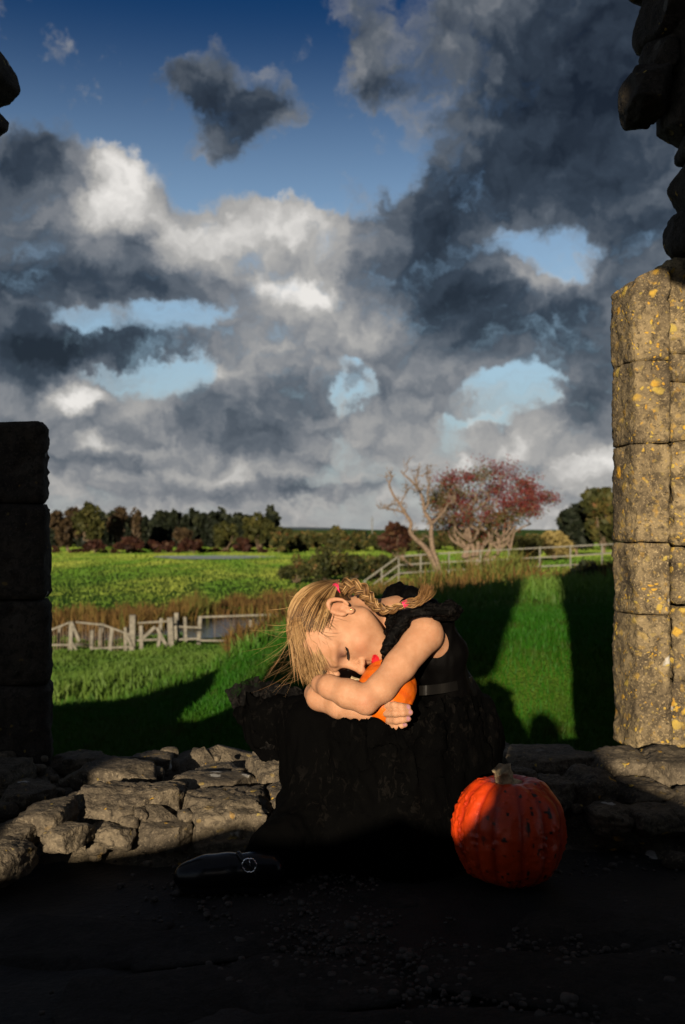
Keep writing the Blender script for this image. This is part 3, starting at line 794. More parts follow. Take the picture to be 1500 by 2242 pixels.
# ---------------------------------------------------------------- pumpkins
def pumpkin_mesh(rad, hgt, ribs, depth, seed, warts=0.0, nu=180, nv=110):
    th = np.linspace(0, 2 * np.pi, nu, endpoint=False); ph = np.linspace(0.02, np.pi - .02, nv)
    TH, PH = np.meshgrid(th, ph)
    r_ = np.random.default_rng(seed)
    wob = TH + .10 * np.sin(TH * 2 + seed) + .05 * np.sin(TH * 5 + 1.3 * seed)
    groove = np.abs(np.cos(wob * ribs / 2)) ** .55 if False else 1 - np.abs(np.sin(wob * ribs / 2)) ** .8
    rr = np.sin(PH) ** .82 * (1 - depth * groove * np.sin(PH) ** .35)
    x = rad * rr * np.cos(TH); y = rad * rr * np.sin(TH)
    z = hgt / 2 * np.sign(np.cos(PH)) * np.abs(np.cos(PH)) ** .85
    dim = np.exp(-(rr / .30) ** 2); z = z - dim * hgt * .10 * np.sign(np.cos(PH)) * np.where(PH < 1.5, 1, 1.2)
    P3 = np.stack([x, y, z], -1)
    n3 = np.stack([x, y, z * (rad / (hgt / 2)) ** 2 * .6], -1); n3 /= np.linalg.norm(n3, axis=-1, keepdims=True) + 1e-9
    scab = np.zeros_like(x)
    P3 = P3 + n3 * (fbm(P3, 2.2 / rad, 3, .5, seed) * .03 * rad)[..., None]
    if warts:
        zone = np.clip(fbm(P3, 2.2 / rad, 2, .5, seed + 2) * 1.2 + .45 + .7 * (-z / hgt), 0, 1) * (.45 + .8 * groove) * np.clip((np.sin(PH) - .25) * 3, 0, 1)
        w = np.clip(vnoise(P3, 15 / rad, seed + 3) - .12, 0, 1) ** .8 * .9 + .55 * np.clip(vnoise(P3, 27 / rad, seed + 4) - .15, 0, 1)
        P3 = P3 + n3 * (w * zone * warts * rad)[..., None]
        scab = np.clip((vnoise(P3, 12 / rad, seed + 6) - .60) * 10, 0, 1) * np.clip(2.5 * (np.cos(TH + 1.15)) - .6, 0, 1)
    V = P3.reshape(-1, 3); k = np.arange(nv * nu).reshape(nv, nu)
    k2 = np.roll(k, -1, 1)
    Fq = [tuple(q) for q in np.stack([k[:-1], k[1:], k2[1:], k2[:-1]], -1).reshape(-1, 4)]
    Fq += [tuple(k[0][::-1][::-1]), tuple(k[-1][::-1])]
    return V, Fq, groove.reshape(-1), scab.reshape(-1)

def pumpkin_material(name, base_, deep, rough=.35):
    m, t, b = material(name)
    p = wpos(t); g = attr(t, 'groove', 'Fac'); s = attr(t, 'scab', 'Fac')
    c = mixc(t, noise(t, p, 22, 4, .6).step(.3, .7), base_, tuple(x * .8 for x in base_))
    c = mixc(t, g.step(.2, .9) * .75, c, deep)
    c = mixc(t, noise(t, p, 150, 2, .6).step(.62, .72) * .35, c, tuple(min(1, x * 1.6 + .02) for x in base_))
    c = mixc(t, s, c, (.012, .008, .006))
    setc(t, b, 'Base Color', c); setc(t, b, 'Roughness', rough); setc(t, b, 'Specular IOR Level', .4)
    bump(t, b, noise(t, p, 90, 3, .6), .25, .004)
    return m
M['pump_red'] = pumpkin_material('warty_pumpkin_skin', (.48, .038, .003), (.24, .012, .002), .42)
M['pump_orange'] = pumpkin_material('smooth_pumpkin_skin', (.46, .088, .003), (.34, .048, .002), .34)
M['stem'] = plain('pumpkin_stem', (.34, .26, .15), .85, .2, .4, 70)
def stem(parent, base_, axis, r, h, bend, seed, R=None):
    q = np.linspace(0, 1, 9); axis = np.asarray(axis, float); axis /= np.linalg.norm(axis)
    pts = [np.asarray(base_) + axis * h * k + np.asarray(bend) * k * k for k in q]
    v_, f_ = tube(pts, [r * (1.9 if k < .05 else 1.35 if k < .15 else 1.0 - .1 * k + (.12 if k > .9 else 0)) for k in q], 20)
    v_ = np.array(v_); cen = np.repeat(np.array(pts), 20, 0); a = np.tile(np.arange(20), 9) * 2 * math.pi / 20
    v_ = cen + (v_ - cen) * (1 + .22 * np.cos(5 * a) + .12 * vnoise(v_, 200, seed))[:, None]
    return hang(build('stem', v_, f_, M['stem']), parent)

big = empty('pumpkin', (at(1113, 1930, 2.05) * [1, 1, 0]))
tag(big, 'large dark orange warty pumpkin with black scabs standing on the floor', 'pumpkin')
V, Fq, g, s_ = pumpkin_mesh(.1150, .218, 13, .055, 4, warts=.075, nu=230, nv=140)
V = V + np.array([at(1115, 1830, 2.06)[0], 2.06, .1065])
hang(build('rind', V, Fq, M['pump_red'], attrs={'groove': ('FLOAT', g), 'scab': ('FLOAT', s_)}), big)
stem(big, (at(1105, 1720, 2.06)[0], 2.05, .198), (-.1, -.10, 1), .0175, .036, (-.006, -.006, 0), 3)

small = empty('pumpkin', at(835, 1595, 2.17))
tag(small, 'small smooth orange pumpkin hugged under the sleeping child\'s face', 'pumpkin')
V, Fq, g, s_ = pumpkin_mesh(.0740, .132, 9, .035, 9, nu=110, nv=70)
ax = np.array([-.88, .12, .42]); ax /= np.linalg.norm(ax); a1_ = np.cross(ax, [0, 1, 0]); a1_ /= np.linalg.norm(a1_); a2_ = np.cross(ax, a1_)
PC = at(842, 1522, 2.152)
V = PC + V[:, :1] * a1_ + V[:, 1:2] * a2_ + V[:, 2:] * ax
hang(build('rind', V, Fq, M['pump_orange'], attrs={'groove': ('FLOAT', g), 'scab': ('FLOAT', s_ * 0)}), small)
stem(small, PC + ax * .055, ax, .0065, .022, (-.004, 0, .0), 5)

# ---------------------------------------------------------------- sculpting with distance fields
class Field:
    def __init__(s, lo, hi, vox):
        s.lo = np.asarray(lo, float); s.vox = vox
        s.n = np.ceil((np.asarray(hi) - s.lo) / vox).astype(int) + 1
        s.D = np.full(tuple(s.n), .06, np.float32)
    def _box(s, pts, pad):
        pts = np.asarray(pts); a = np.floor((pts.min(0) - pad - s.lo) / s.vox).astype(int); b_ = np.ceil((pts.max(0) + pad - s.lo) / s.vox).astype(int) + 1
        a = np.clip(a, 0, s.n); b_ = np.clip(b_, 0, s.n)
        sl = tuple(slice(i, j) for i, j in zip(a, b_))
        g = np.meshgrid(*[s.lo[k] + s.vox * np.arange(a[k], b_[k]) for k in range(3)], indexing='ij')
        return sl, np.stack(g, -1)
    def put(s, sl, d, k, op='add'):
        A = s.D[sl]
        if A.size == 0: return
        if op == 'add':
            h = np.clip(.5 + .5 * (A - d) / k, 0, 1); s.D[sl] = A * (1 - h) + d * h - k * h * (1 - h)
        elif op == 'sub':
            d = -d; h = np.clip(.5 - .5 * (A - d) / k, 0, 1); s.D[sl] = A * (1 - h) + d * h + k * h * (1 - h)
    def cap(s, a, b_, ra, rb, k=.01, op='add'):
        a = np.asarray(a, float); b_ = np.asarray(b_, float)
        sl, P3 = s._box([a, b_], max(ra, rb) + k + .012)
        ab = b_ - a; t_ = np.clip(((P3 - a) @ ab) / max(ab @ ab, 1e-12), 0, 1)
        d = np.linalg.norm(P3 - (a + t_[..., None] * ab), axis=-1) - (ra + (rb - ra) * t_)
        s.put(sl, d.astype(np.float32), k, op)
    def chain(s, pts, k=.01, op='add'):
        for (a, ra), (b_, rb) in zip(pts[:-1], pts[1:]): s.cap(a, b_, ra, rb, k, op)
    def ell(s, c, R, rad, k=.01, op='add'):
        """ellipsoid: centre, 3x3 axes (rows), radii"""
        c = np.asarray(c, float); rad = np.asarray(rad, float); R = np.asarray(R, float)
        sl, P3 = s._box([c], rad.max() + k + .012)
        L = (P3 - c) @ R.T
        k0 = np.linalg.norm(L / rad, axis=-1); k1 = np.linalg.norm(L / rad ** 2, axis=-1)
        d = k0 * (k0 - 1) / np.maximum(k1, 1e-6)
        d = np.where(k0 < 1e-3, -rad.min(), d)
        s.put(sl, d.astype(np.float32), k, op)
    def mesh(s):
        D = s.D; I = D < 0
        c8 = [I[i:I.shape[0] - 1 + i, j:I.shape[1] - 1 + j, k:I.shape[2] - 1 + k] for i in (0, 1) for j in (0, 1) for k in (0, 1)]
        cnt = sum(c.astype(np.int8) for c in c8); act = (cnt > 0) & (cnt < 8)
        cells = np.argwhere(act); N = len(cells)
        ids = np.full(act.shape, -1, np.int64); ids[act] = np.arange(N)
        offs = np.array([(i, j, k) for i in (0, 1) for j in (0, 1) for k in (0, 1)])
        vals = np.stack([D[cells[:, 0] + o[0], cells[:, 1] + o[1], cells[:, 2] + o[2]] for o in offs], 1)
        acc = np.zeros((N, 3)); num = np.zeros(N)
        for p_ in range(8):
            for q_ in range(p_ + 1, 8):
                if np.abs(offs[p_] - offs[q_]).sum() != 1: continue
                a, b_ = vals[:, p_], vals[:, q_]; x_ = (a < 0) != (b_ < 0)
                t_ = np.where(x_, a / np.where(x_, a - b_, 1), 0)
                pt = offs[p_] + t_[:, None] * (offs[q_] - offs[p_])
                acc += pt * x_[:, None]; num += x_
        V = s.lo + s.vox * (cells + acc / num[:, None])
        Q = []
        for ax in range(3):
            o1, o2 = (ax + 1) % 3, (ax + 2) % 3
            a = np.moveaxis(I, ax, 0)[:-1]; b_ = np.moveaxis(I, ax, 0)[1:]
            e = np.argwhere(np.moveaxis(a != b_, 0, ax))
            sgn = np.moveaxis(a, 0, ax)[tuple(e.T)]
            ok = (e[:, o1] > 0) & (e[:, o2] > 0) & (e[:, o1] < act.shape[o1]) & (e[:, o2] < act.shape[o2])
            e, sgn = e[ok], sgn[ok]
            def cid(d1, d2):
                f = e.copy(); f[:, o1] += d1; f[:, o2] += d2
                return ids[tuple(f.T)]
            q = np.stack([cid(-1, -1), cid(0, -1), cid(0, 0), cid(-1, 0)], 1)
            q = np.where(sgn[:, None], q, q[:, ::-1]); Q.append(q)
        Q = np.concatenate(Q); Q = Q[(Q >= 0).all(1)]
        return V, Q

def vnormals(V, Q):
    n = np.cross(V[Q[:, 2]] - V[Q[:, 0]], V[Q[:, 3]] - V[Q[:, 1]]); N = np.zeros_like(V)
    for k in range(4): np.add.at(N, Q[:, k], n)
    return N / (np.linalg.norm(N, axis=1)[:, None] + 1e-12)

def relax(V, Q, it=2, lam=.5):
    for _ in range(it):
        acc = np.zeros_like(V); c = np.zeros(len(V))
        for k in range(4):
            a, b_ = Q[:, k], Q[:, (k + 1) % 4]
            np.add.at(acc, a, V[b_]); np.add.at(c, a, 1); np.add.at(acc, b_, V[a]); np.add.at(c, b_, 1)
        V = V + lam * (acc / np.maximum(c, 1)[:, None] - V)
    return V

# ---------------------------------------------------------------- the child
HEAD_D = 2.20
H0 = at(735, 1380, HEAD_D)
phi = math.radians(35)
hz = np.array([-1.0, -0.07, -0.11]); hz /= np.linalg.norm(hz)
hx = np.array([0, -math.cos(phi), math.sin(phi)]); hx -= hz * (hx @ hz); hx /= np.linalg.norm(hx)
hy = np.cross(hz, hx) * -1.0
if hy[2] > 0: hy = -hy
RH = np.stack([hx, hy, hz])
def hp(x, y, z): return H0 + x * hx + y * hy + z * hz

person = empty('person', at(1000, 1700, 2.4))
tag(person, 'fair haired child in a black dress, asleep with head and arms on a small pumpkin', 'person')

fld = Field(at(655, 1640, 2.0) * [1, 0, 1] + [0, 1.93, 0], at(1035, 1262, 2.0) * [1, 0, 1] + [.06, 2.56, .06], .0024)
E3 = np.eye(3)
# skull and face
fld.ell(hp(0, -.014, .022), RH, (.071, .088, .080), .01)
fld.ell(hp(0, .020, -.030), RH, (.058, .063, .070), .03)
fld.ell(hp(0, .030, .030), RH, (.056, .052, .050), .03)
for s in (1, -1):
    fld.ell(hp(.034 * s, .040, -.046), RH, (.027, .034, .030), .025)          # cheek
    fld.cap(hp(.047 * s, .000, -.060), hp(.010 * s, .060, -.098), .017, .015, .025)   # jaw
    fld.cap(hp(.012 * s, .085, .012), hp(.046 * s, .065, .009), .008, .007, .014)   # brow
fld.ell(hp(0, .064, -.098), RH, (.017, .015, .013), .02)                       # chin
fld.ell(hp(0, .060, -.068), RH, (.030, .024, .026), .02)                       # muzzle
for s in (1, -1):
    fld.ell(hp(.031 * s, .0905, -.008), RH, (.017, .011, .011), .014, 'sub')
    fld.ell(hp(.031 * s, .0655, -.008), RH, (.0155, .0150, .0125), .005)       # closed lid
    fld.cap(hp(.019 * s, .0805, -.0155), hp(.044 * s, .0715, -.0135), .0012, .0012, .002, 'sub')   # lid line
fld.cap(hp(0, .080, -.002), hp(0, .1010, -.040), .0068, .0085, .014)           # nose
fld.ell(hp(0, .1045, -.043), RH, (.0098, .0088, .0085), .007)
for s in (1, -1):
    fld.ell(hp(.0115 * s, .0910, -.0465), RH, (.0068, .0085, .0065), .006)
    fld.ell(hp(.0055 * s, .0975, -.0535), RH, (.0030, .0040, .0035), .003, 'sub')
# lips
for s in (1, -1):
    fld.cap(hp(0, .0868, -.0700), hp(.0195 * s, .0745, -.0745), .0050, .0022, .004)
    fld.cap(hp(0, .0850, -.0800), hp(.0165 * s, .0745, -.0755), .0062, .0022, .004)
    fld.cap(hp(0, .0925, -.0750), hp(.0195 * s, .0775, -.0748), .0012, .0010, .002, 'sub')
fld.cap(hp(0, .0885, -.0585), hp(0, .089, -.0655), .0028, .0028, .006, 'sub')
# near ear
def ear(s):
    cx = lambda a, ra, rb: hp((.0735 + .011 * max(0, -(math.sin(a) * .5) + .35)) * s, -.012 + rb * math.cos(a) * .98 - ra * math.sin(a) * -.0, -.010 + ra * math.sin(a))
    pts = []
    for a in np.linspace(math.radians(-28), math.radians(238), 15):
        r1, r2 = .0225, .0155
        yy = -.012 - .006 * math.sin(a) + r2 * math.cos(a); zz = -.010 + r1 * math.sin(a)
        xx = .071 + .013 * np.clip((.010 - yy) / .035, 0, 1)
        pts.append((hp(xx * s, yy, zz), .0041 + .0008 * math.sin(a)))
    fld.chain(pts, .003)
    tilt = np.stack([hx * .88 * s + hy * .47 * -1 * -1 * 0 + hy * -.0, hy, hz]); tilt = RH
    fld.ell(hp(.0715 * s, -.012, -.008), RH, (.0085, .0155, .0220), .004)
    fld.ell(hp(.0730 * s, -.003, -.0335), RH, (.0060, .0085, .0095), .006)       # lobe
    fld.ell(hp(.0830 * s, -.006, -.0145), RH, (.0085, .0068, .0092), .003, 'sub') # concha
    fld.cap(hp(.0842 * s, -.0195, -.018), hp(.0842 * s, -.0175, .004), .0028, .0028, .003, 'sub')
    fld.cap(hp(.0842 * s, -.0175, .004), hp(.081 * s, -.006, .007), .0028, .0025, .003, 'sub')
    fld.ell(hp(.0745 * s, .0045, -.017), RH, (.0045, .0038, .0055), .004)        # tragus
ear(1); ear(-1)
# neck, shoulders, trunk
fld.chain([(hp(0, -.034, -.050), .043), (at(833, 1350, 2.28), .038), (at(885, 1362, 2.30), .050)], .009)
fld.chain([(at(885, 1372, 2.31), .062), (at(925, 1440, 2.33), .074), (at(975, 1550, 2.36), .072), (at(1000, 1620, 2.38), .085)], .03)
fld.chain([(at(868, 1350, 2.30), .040), (at(905, 1372, 2.22), .040), (at(930, 1388, 2.165), .040)], .025)
fld.cap(at(905, 1380, 2.24), at(952, 1408, 2.22), .045, .040, .03)
fld.chain([(at(880, 1350, 2.33), .040), (at(850, 1362, 2.44), .038)], .025)
# near arm: shoulder, elbow, wrist
fld.chain([(at(928, 1391, 2.155), .0395), (at(876, 1457, 2.105), .0325), (at(836, 1505, 2.075), .0295), (at(800, 1533, 2.06), .0265)], .012)
fld.ell(at(803, 1549, 2.055), E3, (.014, .014, .012), .014)
fld.chain([(at(799, 1531, 2.06), .0268), (at(762, 1519, 2.07), .0290), (at(722, 1504, 2.095), .0235), (at(706, 1499, 2.125), .0190)], .012)
# near hand tucked behind under the brow
hw = at(700, 1497, 2.135)
fld.cap(hw, at(716, 1500, 2.19), .0185, .0190, .010)
def finger(f, pts, r, k=.0035):
    f.chain([(q, r - .0012 * i / max(1, len(pts) - 1)) for i, q in enumerate(pts)], k)
for i in range(4):
    q0 = at(712 + 6 * i, 1492 + 7 * i, 2.19); q1 = at(735 + 6 * i, 1490 + 8 * i, 2.212); q2 = at(752 + 5 * i, 1494 + 8 * i, 2.205)
    finger(fld, [q0, q1, q2], .0078)
finger(fld, [at(706, 1488, 2.15), at(722, 1478, 2.165), at(738, 1476, 2.165)], .0085)
# far arm: comes round below, forearm runs back under the near elbow
fld.chain([(at(850, 1366, 2.44), .038), (at(770, 1450, 2.42), .034), (at(698, 1514, 2.26), .0275)], .012)
fld.chain([(at(693, 1519, 2.23), .0275), (at(700, 1527, 2.17), .0270), (at(745, 1545, 2.125), .0265), (at(800, 1557, 2.115), .0215), (at(826, 1560, 2.12), .0180)], .012)
# far hand: palm under the pumpkin, fingers curled up over its face
fld.cap(at(826, 1560, 2.125), at(850, 1562, 2.105), .0160, .0120, .008)
fld.cap(at(840, 1550, 2.10), at(852, 1575, 2.10), .0120, .0110, .006)
finger(fld, [at(842, 1546, 2.090), at(864, 1544, 2.068), at(879, 1547, 2.060), at(893, 1548, 2.068)], .0080)
finger(fld, [at(846, 1562, 2.085), at(866, 1562, 2.062), at(882, 1561, 2.056), at(898, 1560, 2.064)], .0080)
finger(fld, [at(852, 1577, 2.088), at(868, 1578, 2.068), at(882, 1576, 2.062), at(894, 1574, 2.068)], .0076)
finger(fld, [at(850, 1588, 2.095), at(866, 1591, 2.080), at(878, 1589, 2.074), at(887, 1587, 2.078)], .0068)
finger(fld, [at(838, 1545, 2.11), at(850, 1528, 2.125), at(862, 1514, 2.135)], .0095)
V, Q = fld.mesh()
V = relax(V, Q, 2, .45)
L = (V - H0) @ RH.T
# pigment: lips, lids, brows, cheeks, nails
def blob(x, y, z, rx, ry, rz): return np.exp(-(((L[:, 0] - x) / rx) ** 2 + ((L[:, 1] - y) / ry) ** 2 + ((L[:, 2] - z) / rz) ** 2))
lipw = np.clip(1 - np.abs(L[:, 0]) / .0215, 0, 1)
lip = ((L[:, 1] > .070) & (L[:, 1] < .1) & (L[:, 2] < -.0655 - .004 * (1 - lipw)) & (L[:, 2] > -.0755 - .0105 * lipw ** .6) & (np.abs(L[:, 0]) < .0205)).astype(float)
lid = np.maximum(blob(.031, .083, -.0035, .018, .03, .0100), blob(-.031, .083, -.0035, .018, .03, .0100)) * (L[:, 2] > -.0158)
brow = np.zeros(len(V))
for s in (1, -1):
    xx = L[:, 0] * s; zc = .0165 + .004 * np.sin(np.clip((xx - .012) / .036, 0, 1) * math.pi * .8)
    brow = np.maximum(brow, np.exp(-((L[:, 2] - zc) / .0028) ** 2) * ((xx > .012) & (xx < .047) & (L[:, 1] > .04)))
blush = np.maximum(blob(.040, .058, -.046, .02, .03, .018), blob(-.04, .058, -.046, .02, .03, .018)) + .8 * blob(0, .105, -.046, .01, .012, .01)
nail = np.zeros(len(V))
for q in (at(897, 1547, 2.058), at(902, 1559, 2.054), at(897, 1573, 2.058), at(889, 1586, 2.068)):
    nail = np.maximum(nail, (np.linalg.norm(V - q, axis=1) < .0068).astype(float))
earm = np.maximum(blob(.078, -.010, -.010, .012, .022, .030), 0)
knuck = np.zeros(len(V))
for q in (at(800, 1540, 2.03),): knuck = np.maximum(knuck, np.exp(-(np.linalg.norm(V - q, axis=1) / .022) ** 2))
col = np.stack([lip, np.clip(lid, 0, 1), brow, np.ones(len(V))], -1)
col2 = np.stack([np.clip(blush + .5 * earm + .7 * knuck, 0, 1), nail, np.zeros(len(V)), np.ones(len(V))], -1)

m, t, b = material('fair_skin')
a1 = t.nodes.new('ShaderNodeSeparateColor'); t.links.new(attr(t, 'pigment').k, a1.inputs[0])
a2 = t.nodes.new('ShaderNodeSeparateColor'); t.links.new(attr(t, 'flush').k, a2.inputs[0])
p = wpos(t)
skin = mixc(t, noise(t, p, 55, 4, .6).step(.35, .7), (.300, .152, .082), (.345, .184, .106))
skin = mixc(t, S(t, a2.outputs[0]) * .55, skin, (.300, .108, .060))
skin = mixc(t, S(t, a1.outputs[1]) * .85, skin, (.075, .030, .025))
skin = mixc(t, S(t, a1.outputs[2]) * .5, skin, (.19, .095, .04))
skin = mixc(t, S(t, a1.outputs[0]), skin, (.36, .006, .013))
skin = mixc(t, S(t, a2.outputs[1]), skin, (.30, .15, .18))
setc(t, b, 'Base Color', skin); setc(t, b, 'Roughness', .62); setc(t, b, 'Specular IOR Level', .22)
setc(t, b, 'Subsurface Weight', .12); b.inputs['Subsurface Radius'].default_value = (.012, .005, .003); setc(t, b, 'Subsurface Scale', .5)
skin2 = mixc(t, noise(t, p, 900, 2, .6).step(.60, .72) * .22, skin, (.19, .080, .038)); skin2 = mixc(t, noise(t, p, 24, 3, .6).step(.45, .75) * .28, skin2, (.30, .125, .066))
setc(t, b, 'Base Color', skin2)
bump(t, b, noise(t, p, 420, 2, .5) * .6 + noise(t, p, 130, 3, .6) * .8, .16, .003)
M['skin'] = m
body = hang(build('body', V, Q, M['skin'], attrs={'pigment': ('FLOAT_COLOR', col), 'flush': ('FLOAT_COLOR', col2)}), person)
tag(body, 'sleeping face with red lips, bare near arm folded under it')

# lashes and stud earring
M['lash'] = plain('eyelash', (.008, .006, .005), .6, .2, .1)
for s in (1, -1):
    parts = []
    for q in np.linspace(0, 1, 26):
        xx = (.0165 + .031 * q); yy = .0822 - .0125 * q ** 1.6 ; zz = -.0155 - .0012 * math.sin(q * math.pi) + .002 * q
        a = hp(xx * s, yy, zz); d_ = (.35 * hx * s * (q - .35) + .85 * hy - .55 * hz); ln = .0052 + .004 * q
        parts.append(tube([a, a + d_ * ln * .55, a + d_ * ln - hz * ln * -.18], [.00055, .00045, .0001], 4))
    line = [hp((.0165 + .031 * q) * s, .0815 - .0125 * q ** 1.6, -.0152 - .0012 * math.sin(q * math.pi) + .002 * q) for q in np.linspace(0, 1, 14)]
    parts.append(tube(line, .0010, 5))
    v_, f_ = merge(parts); hang(build('eyelash', v_, f_, M['lash']), person)
M['gold'] = plain('gold_stud', (.75, .52, .2), .2, .6, .1, metal=1.0)
f2 = Field(hp(.082, -.002, -.034) - .010, hp(.082, -.002, -.034) + .010, .0006); f2.ell(hp(.0793, -.002, -.0335), RH, (.0018, .0022, .0022), .001)
v_, q_ = f2.mesh(); hang(build('ear_stud', v_, q_, M['gold']), person)

# ---------------------------------------------------------------- hair
m, t, b = material('honey_hair')
tone = attr(t, 'tone', 'Fac')
c = ramp(t, tone, [(0, (.024, .011, .004)), (.35, (.086, .041, .015)), (.7, (.205, .112, .041)), (1, (.36, .225, .098))])
setc(t, b, 'Base Color', c); setc(t, b, 'Roughness', .45); setc(t, b, 'Specular IOR Level', .22)
b.inputs['Anisotropic'].default_value = .5
M['hair'] = m
rh = np.random.default_rng(17)
CE = np.array([0, -.014, .022]); CR = np.array([.0735, .0905, .0825])
def shell(dirs, off=0.0):
    d = dirs / np.linalg.norm(dirs, axis=-1, keepdims=True)
    r = 1 / np.sqrt(((d / CR) ** 2).sum(-1))
    return CE + d * (r + off)[..., None]
def strands(name, paths, radii, tone, mat='hair', parent=None, n=3):
    """paths (N,K,3) world, radii (N,K)"""
    paths = np.asarray(paths); N, K, _ = paths.shape
    tan = np.gradient(paths, axis=1); tan /= np.linalg.norm(tan, axis=2, keepdims=True) + 1e-12
    ref = np.array([.31, .55, .77]); s1 = np.cross(tan, ref); s1 /= np.linalg.norm(s1, axis=2, keepdims=True) + 1e-12
    s2 = np.cross(tan, s1); rings = []
    for k in range(n):
        a = 2 * math.pi * k / n; rings.append(paths + (math.cos(a) * s1 + math.sin(a) * s2) * radii[..., None])
    Vv = np.stack(rings, 2).reshape(-1, 3)                       # N,K,n
    base = (np.arange(N) * K * n)[:, None, None] + (np.arange(K - 1) * n)[None, :, None]
    k0 = np.arange(n)[None, None, :]; k1 = (np.arange(n)[None, None, :] + 1) % n
    Fq = np.stack([base + k0, base + k1, base + k1 + n, base + k0 + n], -1).reshape(-1, 4)
    tn = np.repeat(tone, K * n) if np.ndim(tone) == 1 else np.repeat(np.asarray(tone).reshape(-1), n)
    o = build(name, Vv, Fq, M[mat], attrs={'tone': ('FLOAT', tn)})
    return hang(o, parent if parent is not None else person)

def hairline_ok(p):
    """p local (n,3): true where scalp carries hair"""
    x, y, z = p[:, 0], p[:, 1], p[:, 2]
    front = .058 - .10 * np.clip(np.abs(x) - .035, 0, 1) * 1.2                       # forehead hairline
    lim = np.interp(y, [-.12, -.045, -.028, -.005, .02, .045, .075], [-.055, -.050, .004, .008, .016, .036, .056])
    return z > lim
# scalp cap beneath the strands
fc = Field(H0 - .135, H0 + .135, .0034)
fc.ell(H0 + CE @ RH, RH, CR + .0015, .004)
Vc, Qc = fc.mesh(); Lc = (Vc - H0) @ RH.T
okv = hairline_ok(Lc); Qc = Qc[okv[Qc].all(1)]
used = np.unique(Qc); rm = np.full(len(Vc), -1); rm[used] = np.arange(len(used))
hair = hang(build('hair', Vc[used], rm[Qc], M['hair'], attrs={'tone': ('FLOAT', np.clip(.10 + .25 * fbm(Lc[used] * [3, 1, 1], 60, 2), .0, .4))}), person)
tag(hair, 'honey blond hair drawn back into a braid')
_b = (at(737, 1291, 2.215) - H0) @ RH.T
BAND = {1: _b, -1: _b * [-1, 1, 1]}
N = 6200
dirs = rh.normal(size=(N * 6, 3)); pts = shell(dirs); ok = hairline_ok(pts) & (pts[:, 2] > -.05); pts = pts[ok][:N]; N = len(pts)
clump = fbm(pts, 55, 2, .5, 3)
side = np.where(pts[:, 0] > -.012, 1, -1)
end = np.array([BAND[s] for s in side]); 
K = 10; tq = np.linspace(0, 1, K)
sd = pts - CE; ed = end - CE
sd /= np.linalg.norm(sd, axis=1)[:, None]; ed /= np.linalg.norm(ed, axis=1)[:, None]
om = np.arccos(np.clip((sd * ed).sum(1), -1, 1))[:, None]
wv = rh.normal(0, 1, (N, 1)); lift = np.abs(rh.normal(.0015, .0025, N)) + .002 + .0025 * clump
P_ = []
for q in tq:
    dq = (np.sin((1 - q) * om) * sd + np.sin(q * om) * ed) / np.maximum(np.sin(om), 1e-4)
    dq = dq + .02 * math.sin(q * math.pi) * np.concatenate([wv, -wv * .6, wv * .4], 1) * .5
    off = lift * (math.sin(min(q * 1.3, 1) * math.pi * .5)) + .009 * q ** 6
    P_.append(shell(dq, off))
P_ = np.stack(P_, 1); W_ = H0 + P_ @ RH
rr = np.repeat((.00058 * rh.uniform(.7, 1.5, N))[:, None], K, 1) * np.interp(tq, [0, .1, .9, 1], [.35, 1, 1, .9])
tone_ = np.clip(.10 + .8 * clump + rh.normal(0, .18, N) + .62 * np.clip((pts[:, 2] - .01) / .07, 0, 1), 0, 1)
strands('swept_hair', W_, rr, tone_, parent=hair)
# loose locks: leave the scalp near the hairline, fall under gravity, streamed by the wind
def falling(starts, length, K, wind, clump_n, spread, r, tone0, seed, stiff=.22, dir0=None):
    r_ = np.random.default_rng(seed); n = len(starts)
    cid = r_.integers(0, clump_n, n); cw = r_.normal(0, 1, (clump_n, 3)); ct = r_.normal(0, .16, clump_n)
    pos = H0 + starts @ RH; d = (np.array([0, .55, -.25]) if dir0 is None else np.asarray(dir0)) @ RH
    vel = np.repeat(d[None], n, 0) + (starts - CE) @ RH * 1.0; vel /= np.linalg.norm(vel, axis=1)[:, None]
    tgt = np.array([0, 0, -1.0]) + np.asarray(wind) + cw[cid] * spread + r_.normal(0, spread * .45, (n, 3))
    ln = length * r_.uniform(.6, 1.15, n) / (K - 1); out = [pos]
    for k in range(K - 1):
        st = stiff * (1 + .5 * math.sin(k * .9))
        vel = vel * (1 - st) + tgt * st; vel /= np.linalg.norm(vel, axis=1)[:, None]
        pos = pos + vel * ln[:, None]
        lo = (pos - H0) @ RH.T - CE; q = np.sqrt(((lo / (CR + .0035)) ** 2).sum(1)); lo = np.where(q[:, None] < 1, lo / np.maximum(q, 1e-3)[:, None], lo)
        fa = lo + CE - np.array([0, .022, .0]); fr_ = np.array([.062, .068, .085]); q2 = np.sqrt(((fa / fr_) ** 2).sum(1)); fa = np.where(q2[:, None] < 1, fa / np.maximum(q2, 1e-3)[:, None], fa)
        pos = H0 + (fa + np.array([0, .022, .0])) @ RH
        out.append(pos)
    path = np.stack(out, 1)
    rad = r * r_.uniform(.6, 1.3, (n, 1)) * np.interp(np.linspace(0, 1, K), [0, .15, .75, 1], [.7, 1, .8, .12])[None]
    return path, rad, np.clip(tone0 + ct[cid] + r_.normal(0, .10, n), 0, 1)
def scalp(n, lo, hi, seed):
    """points of the hairy scalp inside a local box"""
    r_ = np.random.default_rng(seed); d = r_.normal(size=(n * 60, 3)); q = shell(d, 0 * d[:, 0] + .002)
    ok = ((q > lo) & (q < hi)).all(1) & hairline_ok(q); return q[ok][:n]
